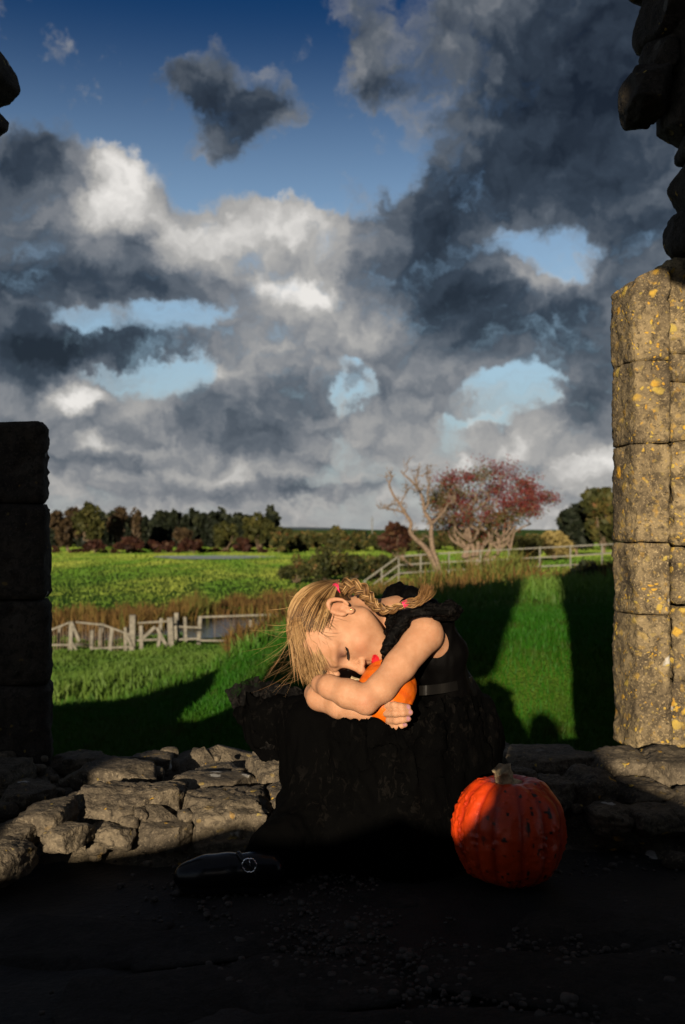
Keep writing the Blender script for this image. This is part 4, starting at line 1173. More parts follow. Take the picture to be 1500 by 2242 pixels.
def free(n, start, endp, spread0, spread1, bow, r, tone0, seed, K=11):
    r_ = np.random.default_rng(seed); a = start + r_.normal(0, 1, (n, 3)) * spread0; e = endp + r_.normal(0, 1, (n, 3)) * spread1
    bb = bow + r_.normal(0, 1, (n, 3)) * .25 * np.abs(bow).max()
    q = np.linspace(0, 1, K)[None, :, None]
    path = a[:, None] * (1 - q) + e[:, None] * q + bb[:, None] * (4 * q * (1 - q)) + r_.normal(0, .0022, (n, 1, 3)) * np.sin(q * 9)
    rad = r * r_.uniform(.6, 1.3, (n, 1)) * np.interp(np.linspace(0, 1, K), [0, .15, .7, 1], [.7, 1, .8, .15])[None]
    return path, rad, np.clip(tone0 + r_.normal(0, .15, n), 0, 1)
LK = [
 falling(scalp(620, (-.05, .0, .045), (.055, .09, .12), 1), .060, 16, (.45, -.10, 0), 34, .10, .00055, .82, 31, .35),
 falling(scalp(420, (-.03, -.02, .07), (.06, .05, .12), 2), .082, 18, (.40, -.06, 0), 26, .10, .00055, .66, 32, .35),
 falling(scalp(45, (.02, .0, .02), (.08, .07, .085), 3), .034, 12, (.25, -.05, .5), 20, .25, .0004, .78, 33),
 falling(scalp(20, (-.04, -.03, .06), (.06, .06, .12), 4), .125, 18, (-1.2, -.1, .10), 20, .55, .00022, .9, 34, .16),
 falling(scalp(14, (-.04, .0, .05), (.06, .08, .12), 5), .13, 18, (-1.5, -.1, .70), 14, .6, .00022, .95, 35, .16),
 falling(scalp(9, (.03, -.06, .05), (.08, .0, .12), 6), .075, 14, (-1.8, 0, 1.4), 8, .4, .00036, .95, 36, .2),
 falling(scalp(26, (.05, -.02, .0), (.08, .04, .05), 7), .045, 10, (1.0, -.2, .8), 8, .4, .00036, .6, 37, .2),
]
Pp = []; Rr = []; Tt = []
for q_, r_, t_ in LK:
    nn = 18; k_ = np.linspace(0, q_.shape[1] - 1, nn); i0 = np.floor(k_).astype(int).clip(0, q_.shape[1] - 2); fr_ = k_ - i0
    Pp.append(q_[:, i0] * (1 - fr_)[None, :, None] + q_[:, i0 + 1] * fr_[None, :, None]); Rr.append(r_[:, i0] * (1 - fr_) + r_[:, i0 + 1] * fr_); Tt.append(t_)
strands('loose_fringe', np.concatenate(Pp), np.concatenate(Rr), np.concatenate(Tt), parent=hair)
# braid: three woven hanks
bp = catmull([at(736, 1291, 2.205), at(765, 1284, 2.19), at(790, 1291, 2.175), at(808, 1310, 2.16), at(824, 1328, 2.145), at(850, 1336, 2.125), at(888, 1322, 2.11)], 12)
nb = len(bp); tb = np.linspace(0, 1, nb); tan = np.gradient(bp, axis=0); tan /= np.linalg.norm(tan, axis=1)[:, None]
e1 = np.cross(tan, [0, -1, 0]); e1 /= np.linalg.norm(e1, axis=1)[:, None]; e2 = np.cross(tan, e1)
wr = np.interp(tb, [0, .15, .5, 1], [.008, .0125, .009, .0045]); PATH = []; RAD = []; TN = []
arc = np.concatenate([[0], np.cumsum(np.linalg.norm(np.diff(bp, axis=0), axis=1))]); turns = arc / arc[-1] * 3.1
for k in range(3):
    ph = 2 * math.pi * (turns + k / 3)
    cen = bp + e1 * (np.sin(ph) * wr)[:, None] + e2 * (np.sin(2 * ph) * wr * .55)[:, None]
    for j in range(90):
        a = rh.uniform(0, 6.28); rq = math.sqrt(rh.uniform(0, 1)) * .72
        PATH.append(cen + e1 * (math.cos(a) * rq * wr)[:, None] + e2 * (math.sin(a) * rq * wr)[:, None]); RAD.append(np.full(nb, .0008)); TN.append(np.clip(.55 + rh.normal(0, .22), 0, 1))
    v_, f_ = None, None
strands('braid', np.array(PATH), np.array(RAD), np.array(TN), parent=hair)
# brush of hair beyond the lower tie
P2, R2, T2 = free(240, at(888, 1322, 2.11), at(938, 1286, 2.09), (.0035, .0035, .0035), (.006, .007, .005), np.array([.006, 0, -.010]), .0008, .5, 21)
strands('braid_tip', P2, R2, T2, parent=hair)
M['pink'] = plain('pink_elastic', (.62, .020, .085), .45, .4, .12, 60)
def tie(c, axis, r, w, loops, ec=1.0):
    axis = np.asarray(axis, float); axis /= np.linalg.norm(axis); a = np.cross(axis, [0, 1, .2]); a /= np.linalg.norm(a); b_ = np.cross(axis, a)
    parts = []
    for i in range(loops):
        o_ = c + axis * (i - (loops - 1) / 2) * w
        parts.append(tube([o_ + r * (math.cos(q) * a + math.sin(q) * b_) * (1 + .03 * math.sin(3 * q + i)) for q in np.linspace(0, 2 * math.pi, 25)], w * .56, 7, cap=False))
    v_, f_ = merge(parts); return hang(build('hair_tie', v_, f_, M['pink']), person)
tie(at(740, 1290, 2.200), at(765, 1286, 2.190) - at(722, 1296, 2.205), .0128, .0036, 4)
tie(at(888, 1322, 2.11), at(905, 1312, 2.11) - at(870, 1328, 2.11), .0062, .0030, 4)

# ---------------------------------------------------------------- the black dress
m, t, b = material('black_net_fabric')
p = wpos(t); l1 = noise(t, vmath(t, 'MULTIPLY', p, (1, 1, .6)), 48, 4, .7, dist=1.2); l2 = noise(t, p, 9, 3, .6); l3 = noise(t, p, 260, 2, .5)
thread = l1.step(.545, .60) * l2.step(.40, .62)
c = mixc(t, thread * .85, (.0006, .0006, .0006), (.0032, .0028, .0025))
setc(t, b, 'Base Color', c); setc(t, b, 'Roughness', .85); setc(t, b, 'Specular IOR Level', .02)
bump(t, b, l1 * .7 + l3 * .3, .6, .004)
M['net'] = m
m, t, b = material('black_satin')
p = wpos(t); l1 = noise(t, vmath(t, 'MULTIPLY', p, (1, 1, 1)), 30, 3, .5)
setc(t, b, 'Base Color', (.0010, .0009, .0009)); setc(t, b, 'Roughness', .6); setc(t, b, 'Specular IOR Level', .025)
bump(t, b, l1, .3, .004)
M['satin'] = m
m, t, b = material('black_organza')
p = wpos(t); l1 = noise(t, p, 70, 4, .7, dist=1.0)
setc(t, b, 'Base Color', mixc(t, l1.step(.52, .62), (.0010, .0009, .0009), (.0060, .0052, .0045))); setc(t, b, 'Roughness', .7); setc(t, b, 'Specular IOR Level', .04)
setc(t, b, 'Alpha', l1.step(.35, .55, .72, 1.0))
M['organza'] = m

dress = hang(empty('dress'), person); dress.location = person.location; dress.matrix_parent_inverse = Matrix.Translation(-Vector(person.location))
def dhang(o):
    o.parent = dress; o.matrix_parent_inverse = Matrix.Translation(-Vector(person.location)); return o
fb = Field(at(780, 1700, 2.0) * [1, 0, 1] + [0, 2.02, 0], at(1110, 1290, 2.0) * [1, 0, 1] + [.06, 2.56, .06], .004)
fb.chain([(at(890, 1372, 2.31), .066), (at(930, 1440, 2.33), .081), (at(980, 1550, 2.36), .080), (at(1005, 1630, 2.38), .092)], .03)
fb.chain([(at(905, 1378, 2.26), .060), (at(960, 1440, 2.25), .052), (at(985, 1530, 2.27), .055)], .03)
fb.chain([(at(870, 1362, 2.24), .034), (at(856, 1392, 2.21), .028), (at(850, 1440, 2.20), .028), (at(870, 1500, 2.22), .05)], .02)
fb.chain([(at(900, 1330, 2.24), .022), (at(960, 1360, 2.21), .030), (at(990, 1425, 2.235), .036)], .02)
fb.cap(at(926, 1394, 2.130), at(952, 1403, 2.16), .056, .040, .010, 'sub')
fb.cap(at(915, 1400, 2.10), at(800, 1535, 2.03), .045, .040, .006, 'sub')
fb.chain([(hp(0, -.02, -.05), .055), (at(838, 1350, 2.24), .048)], .008, 'sub')
V, Q = fb.mesh(); Nn = vnormals(V, Q)
V = V + Nn * (fbm(V * [1, 1, .5], 28, 3, .5, 5) * .0035)[:, None]
dhang(build('bodice', V, Q, M['satin']))
# strap with gathered bow on the near shoulder, peak of the far bow behind the neck
fs_ = Field(at(780, 1480, 2.0) * [1, 0, 1] + [0, 2.02, 0], at(1050, 1250, 2.0) * [1, 0, 1] + [.06, 2.5, .06], .003)
fs_.chain([(at(856, 1345, 2.165), .013), (at(860, 1388, 2.15), .016), (at(850, 1432, 2.14), .014), (at(842, 1455, 2.13), .008)], .01)
fs_.chain([(at(862, 1350, 2.16), .017), (at(890, 1348, 2.13), .009), (at(940, 1336, 2.125), .012), (at(985, 1332, 2.13), .016), (at(1004, 1335, 2.14), .010)], .008)
fs_.chain([(at(880, 1362, 2.13), .016), (at(860, 1395, 2.125), .014), (at(842, 1425, 2.115), .010)], .008)
fs_.chain([(at(960, 1345, 2.15), .016), (at(995, 1345, 2.15), .014)], .008)
V, Q = fs_.mesh(); Nn = vnormals(V, Q); V = V + Nn * (fbm(V * [.5, 1, 2.4], 45, 2, .5, 6) * .0032)[:, None]
dhang(build('shoulder_bow', V, Q, M['organza']))
fs_ = Field(at(800, 1380, 2.0) * [1, 0, 1] + [-.05, 2.1, 0], at(960, 1240, 2.0) * [1, 0, 1] + [.1, 2.55, .08], .003)
fs_.chain([(at(850, 1318, 2.33), .020), (at(868, 1292, 2.33), .014), (at(876, 1277, 2.33), .004)], .01)
fs_.chain([(at(868, 1300, 2.33), .018), (at(900, 1310, 2.30), .022), (at(935, 1335, 2.28), .03)], .02)
fs_.chain([(at(890, 1335, 2.34), .04), (at(950, 1370, 2.34), .045), (at(990, 1430, 2.35), .045)], .02)
V, Q = fs_.mesh(); Nn = vnormals(V, Q); V = V + Nn * (fbm(V, 50, 3, .6, 7) * .003)[:, None]
dhang(build('far_bow', V, Q, M['satin']))
# belt
bl = [at(905, 1512, 2.20), at(930, 1511, 2.17), at(960, 1508, 2.185), at(990, 1503, 2.20), at(1018, 1496, 2.25), at(1034, 1490, 2.32)]
bl = catmull(bl, 6); v_ = []; f_ = []
for i, q in enumerate(bl):
    hgt = .0105
    for dz_, dy_ in ((-hgt, 0), (hgt, 0), (hgt, .004), (-hgt, .004)): v_.append(q + [0, -.004 + dy_, dz_])
for i in range(len(bl) - 1):
    for k in range(4): f_.append((i * 4 + k, i * 4 + (k + 1) % 4, (i + 1) * 4 + (k + 1) % 4, (i + 1) * 4 + k))
f_ += [(3, 2, 1, 0), tuple((len(bl) - 1) * 4 + k for k in range(4))]
M['belt'] = plain('belt_leather', (.004, .0035, .003), .5, .15, .2, 40)
dhang(build('belt', v_, f_, M['belt'], smooth=False))
# skirt
fk = Field((at(470, 1, 2.1)[0], 1.88, -.01), (at(1130, 1, 2.3)[0], 2.66, .42), .0065)
fk.chain([(at(1000, 1590, 2.36), .100), (at(900, 1618, 2.28), .098), (at(780, 1612, 2.25), .085), (at(690, 1592, 2.26), .072), (at(600, 1568, 2.31), .055), (at(545, 1535, 2.33), .028)], .05)
fk.chain([(at(700, 1630, 2.27), .085), (at(715, 1740, 2.24), .095), (at(690, 1815, 2.17), .080), (at(610, 1865, 2.09), .050), (at(575, 1880, 2.06), .040)], .05)
fk.chain([(at(850, 1670, 2.28), .12), (at(860, 1790, 2.22), .15), (at(870, 1860, 2.2), .14)], .05)
fk.chain([(at(1000, 1640, 2.38), .100), (at(1005, 1740, 2.34), .095), (at(970, 1830, 2.24), .09)], .05)
V, Q = fk.mesh(); Nn = vnormals(V, Q)
fold = np.sin(V[:, 0] * 95 + 9 * fbm(V, 5, 2, .5, 3)) * .5 + fbm(V * [1, 1, .35], 26, 3, .6, 8)
V = V + Nn * (fold * .0060)[:, None]; V[:, 2] = np.maximum(V[:, 2], .003)
skirt = dhang(build('skirt', V, Q, M['net']))
# crumpled net layers standing out on the left and over the lap
def sheet(name, edge_a, edge_b, amp, seed, mat='net', nu=70, nv=26, freq=30, parent=None):
    A = catmull(edge_a, 10); B = catmull(edge_b, 10)
    ta = np.linspace(0, 1, nu); ia = np.linspace(0, len(A) - 1, nu); ib = np.linspace(0, len(B) - 1, nu)
    ip = lambda C_, i_: np.stack([np.interp(i_, np.arange(len(C_)), C_[:, k]) for k in range(3)], -1)
    A, B = ip(A, ia), ip(B, ib); g = []
    for q in np.linspace(0, 1, nv):
        g.append(A * (1 - q) + B * q)
    G = np.stack(g, 0).reshape(-1, 3)
    w_ = np.repeat(np.linspace(1, .15, nv), nu)
    G = G + np.stack([fbm(G * [1, 1, .6], freq, 3, .55, seed), fbm(G * [1, 1, .6], freq, 3, .55, seed + 4), fbm(G, freq * 1.4, 3, .6, seed + 9)], -1) * (amp * (.35 + .65 * w_))[:, None]
    k = np.arange(nv * nu).reshape(nv, nu); Fq = np.stack([k[:-1, :-1], k[:-1, 1:], k[1:, 1:], k[1:, :-1]], -1).reshape(-1, 4)
    return dhang(build(name, G, Fq, M[mat]))
sheet('net_layer', [at(500, 1522, 2.30), at(530, 1500, 2.29), at(562, 1486, 2.29), at(610, 1496, 2.28), at(660, 1515, 2.25), at(720, 1548, 2.2)],
      [at(560, 1640, 2.26), at(580, 1640, 2.25), at(600, 1640, 2.24), at(640, 1630, 2.23), at(690, 1620, 2.2), at(760, 1610, 2.17)], .012, 3, 'organza')
sheet('net_layer', [at(506, 1560, 2.27), at(522, 1535, 2.26), at(560, 1520, 2.26), at(620, 1540, 2.24), at(700, 1560, 2.2)],
      [at(570, 1665, 2.26), at(590, 1668, 2.25), at(610, 1664, 2.24), at(650, 1660, 2.22), at(720, 1650, 2.19)], .012, 13, 'net')
sheet('net_layer', [at(735, 1562, 2.11), at(785, 1568, 2.075), at(825, 1570, 2.066), at(852, 1594, 2.068), at(890, 1597, 2.07), at(960, 1560, 2.12), at(1040, 1540, 2.2)],
      [at(700, 1760, 2.14), at(790, 1780, 2.07), at(860, 1790, 2.05), at(930, 1790, 2.06), at(1010, 1780, 2.12), at(1085, 1700, 2.26)], .012, 23, 'net', nv=40)
sheet('net_layer', [at(930, 1545, 2.15), at(965, 1530, 2.16), at(1000, 1525, 2.18), at(1035, 1520, 2.24), at(1060, 1535, 2.34)],
      [at(950, 1690, 2.12), at(1000, 1690, 2.14), at(1040, 1680, 2.18), at(1075, 1670, 2.24), at(1092, 1660, 2.34)], .011, 33, 'net')

# shoe with silver flower buckle
m, t, b = material('patent_leather'); setc(t, b, 'Base Color', (.003, .003, .004)); setc(t, b, 'Roughness', .26); setc(t, b, 'Specular IOR Level', .22)
bump(t, b, noise(t, wpos(t), 35, 2, .5), .08, .003); M['patent'] = m
SH = 2.02
shoe = hang(empty('shoe'), person); shoe.location = person.location; shoe.matrix_parent_inverse = Matrix.Translation(-Vector(person.location))
def shang(o):
    o.parent = shoe; o.matrix_parent_inverse = Matrix.Translation(-Vector(person.location)); return o
def sp(u, z, d=SH): return np.array([X(u, d), d, z])
fz = Field((X(370, SH), 1.88, -.01), (X(640, SH), 2.16, .14), .0028)
fz.chain([(sp(420, .028), .026), (sp(455, .030), .032), (sp(500, .034), .032), (sp(560, .038), .030), (sp(595, .04), .028)], .02)
fz.chain([(sp(404, .022), .018), (sp(430, .022), .024)], .02)
sl = fz.D
gzz = fz.lo[2] + fz.vox * np.arange(fz.n[2]); fz.D = np.maximum(fz.D, (.008 - gzz)[None, None, :].astype(np.float32))
V, Q = fz.mesh(); shang(build('upper', V, Q, M['patent']))
prof = catmull([sp(392, 0) , sp(410, 0, SH - .032), sp(450, 0, SH - .038), sp(520, 0, SH - .030), sp(590, 0, SH - .032), sp(614, 0), sp(590, 0, SH + .03), sp(520, 0, SH + .03), sp(450, 0, SH + .036), sp(410, 0, SH + .03), sp(392, 0)], 5)[:-1]
n = len(prof); v_ = [(*q[:2], .001) for q in prof] + [(*q[:2], .012) for q in prof]
shang(build('sole', v_, [tuple(range(n - 1, -1, -1)), tuple(range(n, 2 * n))] + [(i, (i + 1) % n, n + (i + 1) % n, n + i) for i in range(n)], M['patent'], smooth=False))
st = catmull([at(522, 1868, SH - .002), at(530, 1880, SH - .022), at(545, 1893, SH - .036), at(556, 1915, SH - .038), at(562, 1940, SH - .034)], 6)
v_, f_ = tube(st, .0052, 8); shang(build('strap', v_, f_, M['patent']))
M['silver'] = plain('silver_buckle', (.80, .80, .82), .15, .6, .05, 90, metal=1.0)
bc = at(546, 1895, SH - .045); parts = []
ring = []
for q in np.linspace(0, 2 * math.pi, 73):
    rr_ = .0128 + .0016 * abs(math.cos(3 * q)) ** .6
    ring.append(bc + np.array([rr_ * math.cos(q), -.15 * rr_ * math.sin(q), rr_ * math.sin(q)]))
parts.append(tube(ring, .0018, 7, cap=False)); parts.append(tube([bc + [0, 0, .011], bc + [.002, -.002, 0]], .0011, 6))
v_, f_ = merge(parts); shang(build('buckle', v_, f_, M['silver']))

# ---------------------------------------------------------------- background: trees, shrubs, fences
def drop(u, v, d0=6.0, d1=260.0):
    """first point where the sight line through photo point (u, v) meets the ground"""
    for d in np.geomspace(d0, d1, 260):
        q = at(u, v, d)
        if q[2] <= ground(q[0], q[1]): return q
    return at(u, v, d1)

def leaf_material(name, stops, trans=.2):
    m, t, b = material(name)
    c = ramp(t, attr(t, 'tone', 'Fac'), stops)
    setc(t, b, 'Base Color', c); setc(t, b, 'Roughness', .65); setc(t, b, 'Specular IOR Level', .15)
    tr = t.nodes.new('ShaderNodeBsdfTranslucent'); t.links.new(c.k, tr.inputs[0])
    ms = t.nodes.new('ShaderNodeMixShader'); ms.inputs[0].default_value = trans
    t.links.new(b.outputs[0], ms.inputs[1]); t.links.new(tr.outputs[0], ms.inputs[2]); t.links.new(ms.outputs[0], t.nodes['Material Output'].inputs[0])
    return m
LEAF = {
 'olive': leaf_material('olive_leaf', [(0, (0.0124, 0.0149, 0.0037)), (.6, (0.0341, 0.0360, 0.0087)), (1, (0.0651, 0.0589, 0.0149))]),
 'brown': leaf_material('browned_leaf', [(0, (0.0161, 0.0112, 0.0062)), (.6, (0.0434, 0.0285, 0.0136)), (1, (0.0713, 0.0527, 0.0248))]),
 'dark': leaf_material('dark_evergreen', [(0, (0.0032, 0.0056, 0.0032)), (.7, (0.0096, 0.0136, 0.0064)), (1, (0.0208, 0.0240, 0.0096))], .05),
 'red': leaf_material('autumn_red_leaf', [(0, (.010, .005, .003)), (.5, (.034, .012, .008)), (1, (.050, .028, .011))]),
 'haw': leaf_material('hawthorn_red_leaf', [(0, (.014, .006, .004)), (.5, (.055, .016, .010)), (1, (.075, .040, .016))]),
 'gorse': leaf_material('gorse_leaf', [(0, (.008, .012, .003)), (.6, (.036, .038, .010)), (.9, (.080, .060, .016)), (1, (.10, .05, .02))], .1),
 'yellow': leaf_material('straw_leaf', [(0, (.06, .045, .014)), (.6, (.16, .125, .04)), (1, (.24, .19, .075))]),
}
def cards(name, pts, size, mat, parent, tone, seed=1):
    r_ = np.random.default_rng(seed); n = len(pts)
    a = r_.normal(size=(n, 3)); a /= np.linalg.norm(a, axis=1)[:, None]; b_ = np.cross(a, r_.normal(size=(n, 3))); b_ /= np.linalg.norm(b_, axis=1)[:, None]
    s = (size * r_.uniform(.6, 1.4, n))[:, None]
    V = np.stack([pts - a * s, pts + b_ * s * .55, pts + a * s, pts - b_ * s * .55], 1).reshape(-1, 3)
    Fq = np.arange(4 * n).reshape(n, 4)
    o = build(name, V, Fq, mat, smooth=False, attrs={'tone': ('FLOAT', np.repeat(tone, 4))})
    return hang(o, parent)

def crown_points(c, rx, ry, rz, n, lobes, seed, flat=0.0):
    """leaf positions gathered round uneven lobes inside an ellipsoid"""
    r_ = np.random.default_rng(seed)
    lc = r_.normal(size=(lobes, 3)); lc /= np.linalg.norm(lc, axis=1)[:, None]; lc *= r_.uniform(.35, .85, (lobes, 1)) ** .8
    lr = r_.uniform(.24, .46, lobes)
    if flat: lc[:, 2] = np.where(lc[:, 2] < -flat, -flat * r_.uniform(.3, 1, lobes), lc[:, 2])
    k = r_.integers(0, lobes, n); d = r_.normal(size=(n, 3)); d /= np.linalg.norm(d, axis=1)[:, None]
    q = lc[k] + d * (lr[k] * r_.uniform(.55, 1.08, n))[:, None]
    hole = vnoise(q * 3.2, 1.0, seed + 3); q = q[hole > -.55]
    tone = np.clip(.45 + .35 * vnoise(q * 2.4, 1, seed + 5) + r_.normal(0, .18, len(q)) + .12 * q[:, 2], 0, 1)
    return np.asarray(c) + q * [rx, ry, rz], tone, np.asarray(c) + lc * [rx, ry, rz]

def limb(a, b_, r0, r1, seed, k=6, wob=.08):
    r_ = np.random.default_rng(seed); a = np.asarray(a, float); b_ = np.asarray(b_, float); L_ = np.linalg.norm(b_ - a)
    pts = [a]
    for q in np.linspace(0, 1, k)[1:-1]: pts.append(a + (b_ - a) * q + r_.normal(0, wob * L_, 3) * math.sin(q * math.pi))
    pts.append(b_); pts = catmull(pts, 2)
    return tube(pts, np.linspace(r0, r1, len(pts)), 6)

def tree(name, label, u, vb, vt, wpx, d, mat, seed, n=1500, trunk=.25, cat='tree', group=None, leaf=None, lobes=14, bark='bark', shrub=False, depth=None):
    base_ = at(u, vb, d); base_[2] = min(base_[2], ground(base_[0], d)) if not shrub else ground(base_[0], d)
    top = at(u, vt, d)[2]; H = top - base_[2]; rx = wpx / 2 * d / F
    root = empty(name, base_); tag(root, label, cat, group)
    if shrub: cz, rz = base_[2] + H * .45, H * .56
    else: cz, rz = base_[2] + H * (1 + trunk) / 2, H * (1 - trunk) / 2
    P3, tone, lc = crown_points((base_[0], d, cz), rx, depth or rx, rz, n, lobes, seed, flat=.25 if shrub else .55)
    P3[:, 2] = np.maximum(P3[:, 2], base_[2] + .02 * H)
    parts = []; tr_ = max(.05, H * .035)
    fork = base_ + [0, 0, H * (trunk * 1.1 if not shrub else .06)]
    if not shrub: parts.append(limb(base_ - [0, 0, .3], fork, tr_, tr_ * .8, seed, wob=.03))
    for i, c in enumerate(lc): parts.append(limb(fork, c, tr_ * .45, tr_ * .1, seed + i))
    v_, f_ = merge(parts); hang(build('trunk' if not shrub else 'stems', v_, f_, M[bark]), root)
    cards('crown' if not shrub else 'foliage', P3, np.full(len(P3), leaf or max(.05, H * .045)), LEAF[mat], root, tone, seed)
    return root

# far woodland, read from left to right
G = 'trees along the far side of the field'
far_trees = [
 ('broad_tree', 'tall brownish tree beside the shadowed jamb, leftmost in the far woodland', 148, 1212, 1098, 86, 172, 'brown', 2200),
 ('broad_tree', 'rounded olive tree just right of the leftmost brownish woodland tree', 200, 1208, 1097, 66, 168, 'olive', 2000),
 ('broad_tree', 'grey brown round topped tree above the dark wood, left part of the far woodland', 262, 1205, 1107, 50, 180, 'brown', 1300),
 ('broad_tree', 'thin half bare tree next to the grey brown round topped tree', 296, 1205, 1112, 34, 182, 'brown', 500),
 ('broad_tree', 'olive tree with flat crown at the right end of the dark wood', 494, 1214, 1142, 62, 160, 'olive', 1600),
 ('broad_tree', 'largest olive tree of the field edge, tall leaning top', 568, 1216, 1128, 78, 158, 'olive', 2200),
 ('broad_tree', 'low olive tree behind the gorse, right of the largest olive tree', 622, 1212, 1154, 56, 175, 'olive', 1300),
 ('broad_tree', 'wide green brown tree above the left end of the gorse thicket', 672, 1210, 1158, 70, 185, 'gorse', 1300),
 ('broad_tree', 'dark rounded tree above the middle of the gorse thicket', 742, 1208, 1146, 74, 195, 'gorse', 1500),
 ('broad_tree', 'small dark tree beside the thin mast', 795, 1206, 1158, 54, 190, 'dark', 1000),
 ('broad_tree', 'round brown tree standing in front of the dark wood', 398, 1200, 1152, 44, 165, 'brown', 900),
 ('hawthorn_tree', 'small red leaved hawthorn at the left end of the field edge', 207, 1214, 1180, 44, 152, 'red', 900),
 ('hawthorn_tree', 'low wide red hawthorn under the olive woodland trees', 286, 1212, 1180, 74, 152, 'red', 1200),
 ('hawthorn_tree', 'thin russet hawthorn in the middle of the field edge', 330, 1214, 1186, 40, 155, 'red', 500),
 ('hawthorn_tree', 'russet hawthorn on the field edge below the brown round tree', 366, 1212, 1184, 44, 155, 'red', 700),
 ('hawthorn_tree', 'dark russet hawthorn left of the flat crowned olive tree', 424, 1216, 1180, 60, 150, 'red', 1000),
 ('hawthorn_tree', 'red tinged hawthorn between the two olive trees', 530, 1214, 1176, 44, 155, 'red', 800),
 ('hawthorn_tree', 'red tinged hawthorn right of the largest olive tree', 610, 1212, 1178, 40, 150, 'red', 700),
 ('hawthorn_tree', 'distant pink red hawthorn left of the bare dead tree', 868, 1206, 1150, 74, 100, 'red', 1500),
 ('evergreen_tree', 'dark evergreen tree left of the taller one by the lichen jamb', 1262, 1190, 1104, 84, 95, 'dark', 2400),
 ('evergreen_tree', 'tall dark evergreen rising against the lichen jamb', 1322, 1195, 1072, 96, 90, 'gorse', 2600),
]
for i, (nm, lb, u, vb, vt, w, d, mt, n) in enumerate(far_trees):
    tree(nm, lb, u, vb, vt, w, d, mt, 50 + i, n, trunk=.10 if nm != 'hawthorn_tree' else .2, group=G if i < 18 else None, lobes=16 if w > 60 else 10, leaf=.42 if w > 60 else .34)
# solid dark wood behind, and low scrub at the field edge: masses nobody could count
rw = np.random.default_rng(4)
def mass(name, label, cat, spots, d, spread, mat, seed, leaf, per):
    P_ = []; T_ = []
    for (u, vt, vb, w) in spots:
        c = at(u, (vt + vb) / 2, d + rw.uniform(-spread, spread)); rx = w / 2 * d / F; rz = (vb - vt) / 2 * d / F
        q, tn, _ = crown_points(c, rx, rx * .8, rz, per, 7, seed + int(u)); P_.append(q); T_.append(tn)
    P_ = np.concatenate(P_); T_ = np.concatenate(T_)
    o = cards(name, P_, np.full(len(P_), leaf), LEAF[mat], None, T_, seed) if False else None
    r_ = np.random.default_rng(seed); n = len(P_)
    a = r_.normal(size=(n, 3)); a /= np.linalg.norm(a, axis=1)[:, None]; b_ = np.cross(a, r_.normal(size=(n, 3))); b_ /= np.linalg.norm(b_, axis=1)[:, None]
    s = (leaf * r_.uniform(.6, 1.4, n))[:, None]
    V = np.stack([P_ - a * s, P_ + b_ * s * .6, P_ + a * s, P_ - b_ * s * .6], 1).reshape(-1, 3)
    return tag(build(name, V, np.arange(4 * n).reshape(n, 4), LEAF[mat], smooth=False, attrs={'tone': ('FLOAT', np.repeat(T_, 4))}), label, cat, kind='stuff')
sp_ = [(u, 1122 + 8 * math.sin(u * .05) + rw.uniform(-4, 4), 1206, 50) for u in range(90, 600, 14)]
sp_ += [(u, rw.uniform(1116, 1126), 1180, 15) for u in (352, 366, 380, 396, 404, 418, 430, 446, 458, 468, 505, 540)]
mass('wood', 'dark evergreen wood closing the far side of the field', 'wood', sp_, 205, 8, 'dark', 5, .6, 1100)
sp_ = [(u, rw.uniform(1160, 1172), 1206, 40) for u in range(590, 1360, 18)] 
mass('scrub', 'olive and brown scrub along the skyline behind the hawthorn', 'scrub', sp_, 150, 12, 'gorse', 6, .40, 420)
sp_ = [(u + rw.uniform(-14, 14), rw.uniform(1197, 1205), 1214, rw.uniform(16, 40)) for u in range(100, 640, 30)]
mass('scrub', 'low russet scrub along the far edge of the field', 'scrub', sp_, 158, 5, 'red', 7, .30, 110)
# blue far ridge
ux = np.linspace(-3000, 4500, 160); V = []; ridge_d = 2600
for q in ux:
    h = 1158 - 5 * math.sin(q * .004 + 1) - 6 * math.exp(-((q - 760) / 160) ** 2) - 3 * math.sin(q * .013)
    V.append(at(q, h, ridge_d))
for q in ux: V.append(at(q, 1175, ridge_d - 300))
M['ridge'] = plain('far_ridge', (.075, .095, .11), 1.0, 0.0, .2, .01)
tag(build('hills', V, [(i, i + 1, 161 + i, 160 + i) for i in range(159)], M['ridge']), kind='structure')
mast = empty('mast', at(815, 1190, 240)); tag(mast, 'thin pale mast on the skyline left of the dead tree', 'mast')
v_, f_ = tube([at(815, 1190, 240), at(815, 1160, 240), at(815, 1131, 240)], [.16, .13, .08], 8); hang(build('pole', v_, f_, M['metal_rail']), mast)
for vq in (1140, 1148):
    v_, f_ = bar(at(811, vq, 240), at(819, vq, 240), .1, .1); hang(build('crossbar', v_, f_, M['metal_rail']), mast)

# gorse and shrubs in the middle distance
G = 'shrubs of the gorse thicket'
for i, (lb, u, vb, vt, w, d, n) in enumerate([
    ('dark gorse bush at the left tip of the thicket', 650, 1276, 1216, 92, 62, 1900),
    ('tallest dark gorse bush of the thicket', 712, 1276, 1200, 120, 60, 2600),
    ('brown green gorse bush in the middle of the thicket', 770, 1274, 1204, 110, 61, 2300),
    ('gorse bush at the right tip of the thicket, by the sloping rail', 826, 1270, 1210, 80, 63, 1700)]):
    tree('gorse_bush', lb, u, vb, vt, w, d, 'gorse', 120 + i, n, cat='bush', group=G, shrub=True, leaf=.11, lobes=18)
tree('shrub', 'straw yellow shrub behind the rail right of the hawthorn', 1215, 1206, 1160, 84, 75, 'yellow', 131, 1500, cat='bush', shrub=True, leaf=.16)
tree('shrub', 'olive green shrub between hawthorn and straw yellow shrub', 1150, 1208, 1168, 90, 80, 'olive', 132, 1500, cat='bush', shrub=True, leaf=.18)
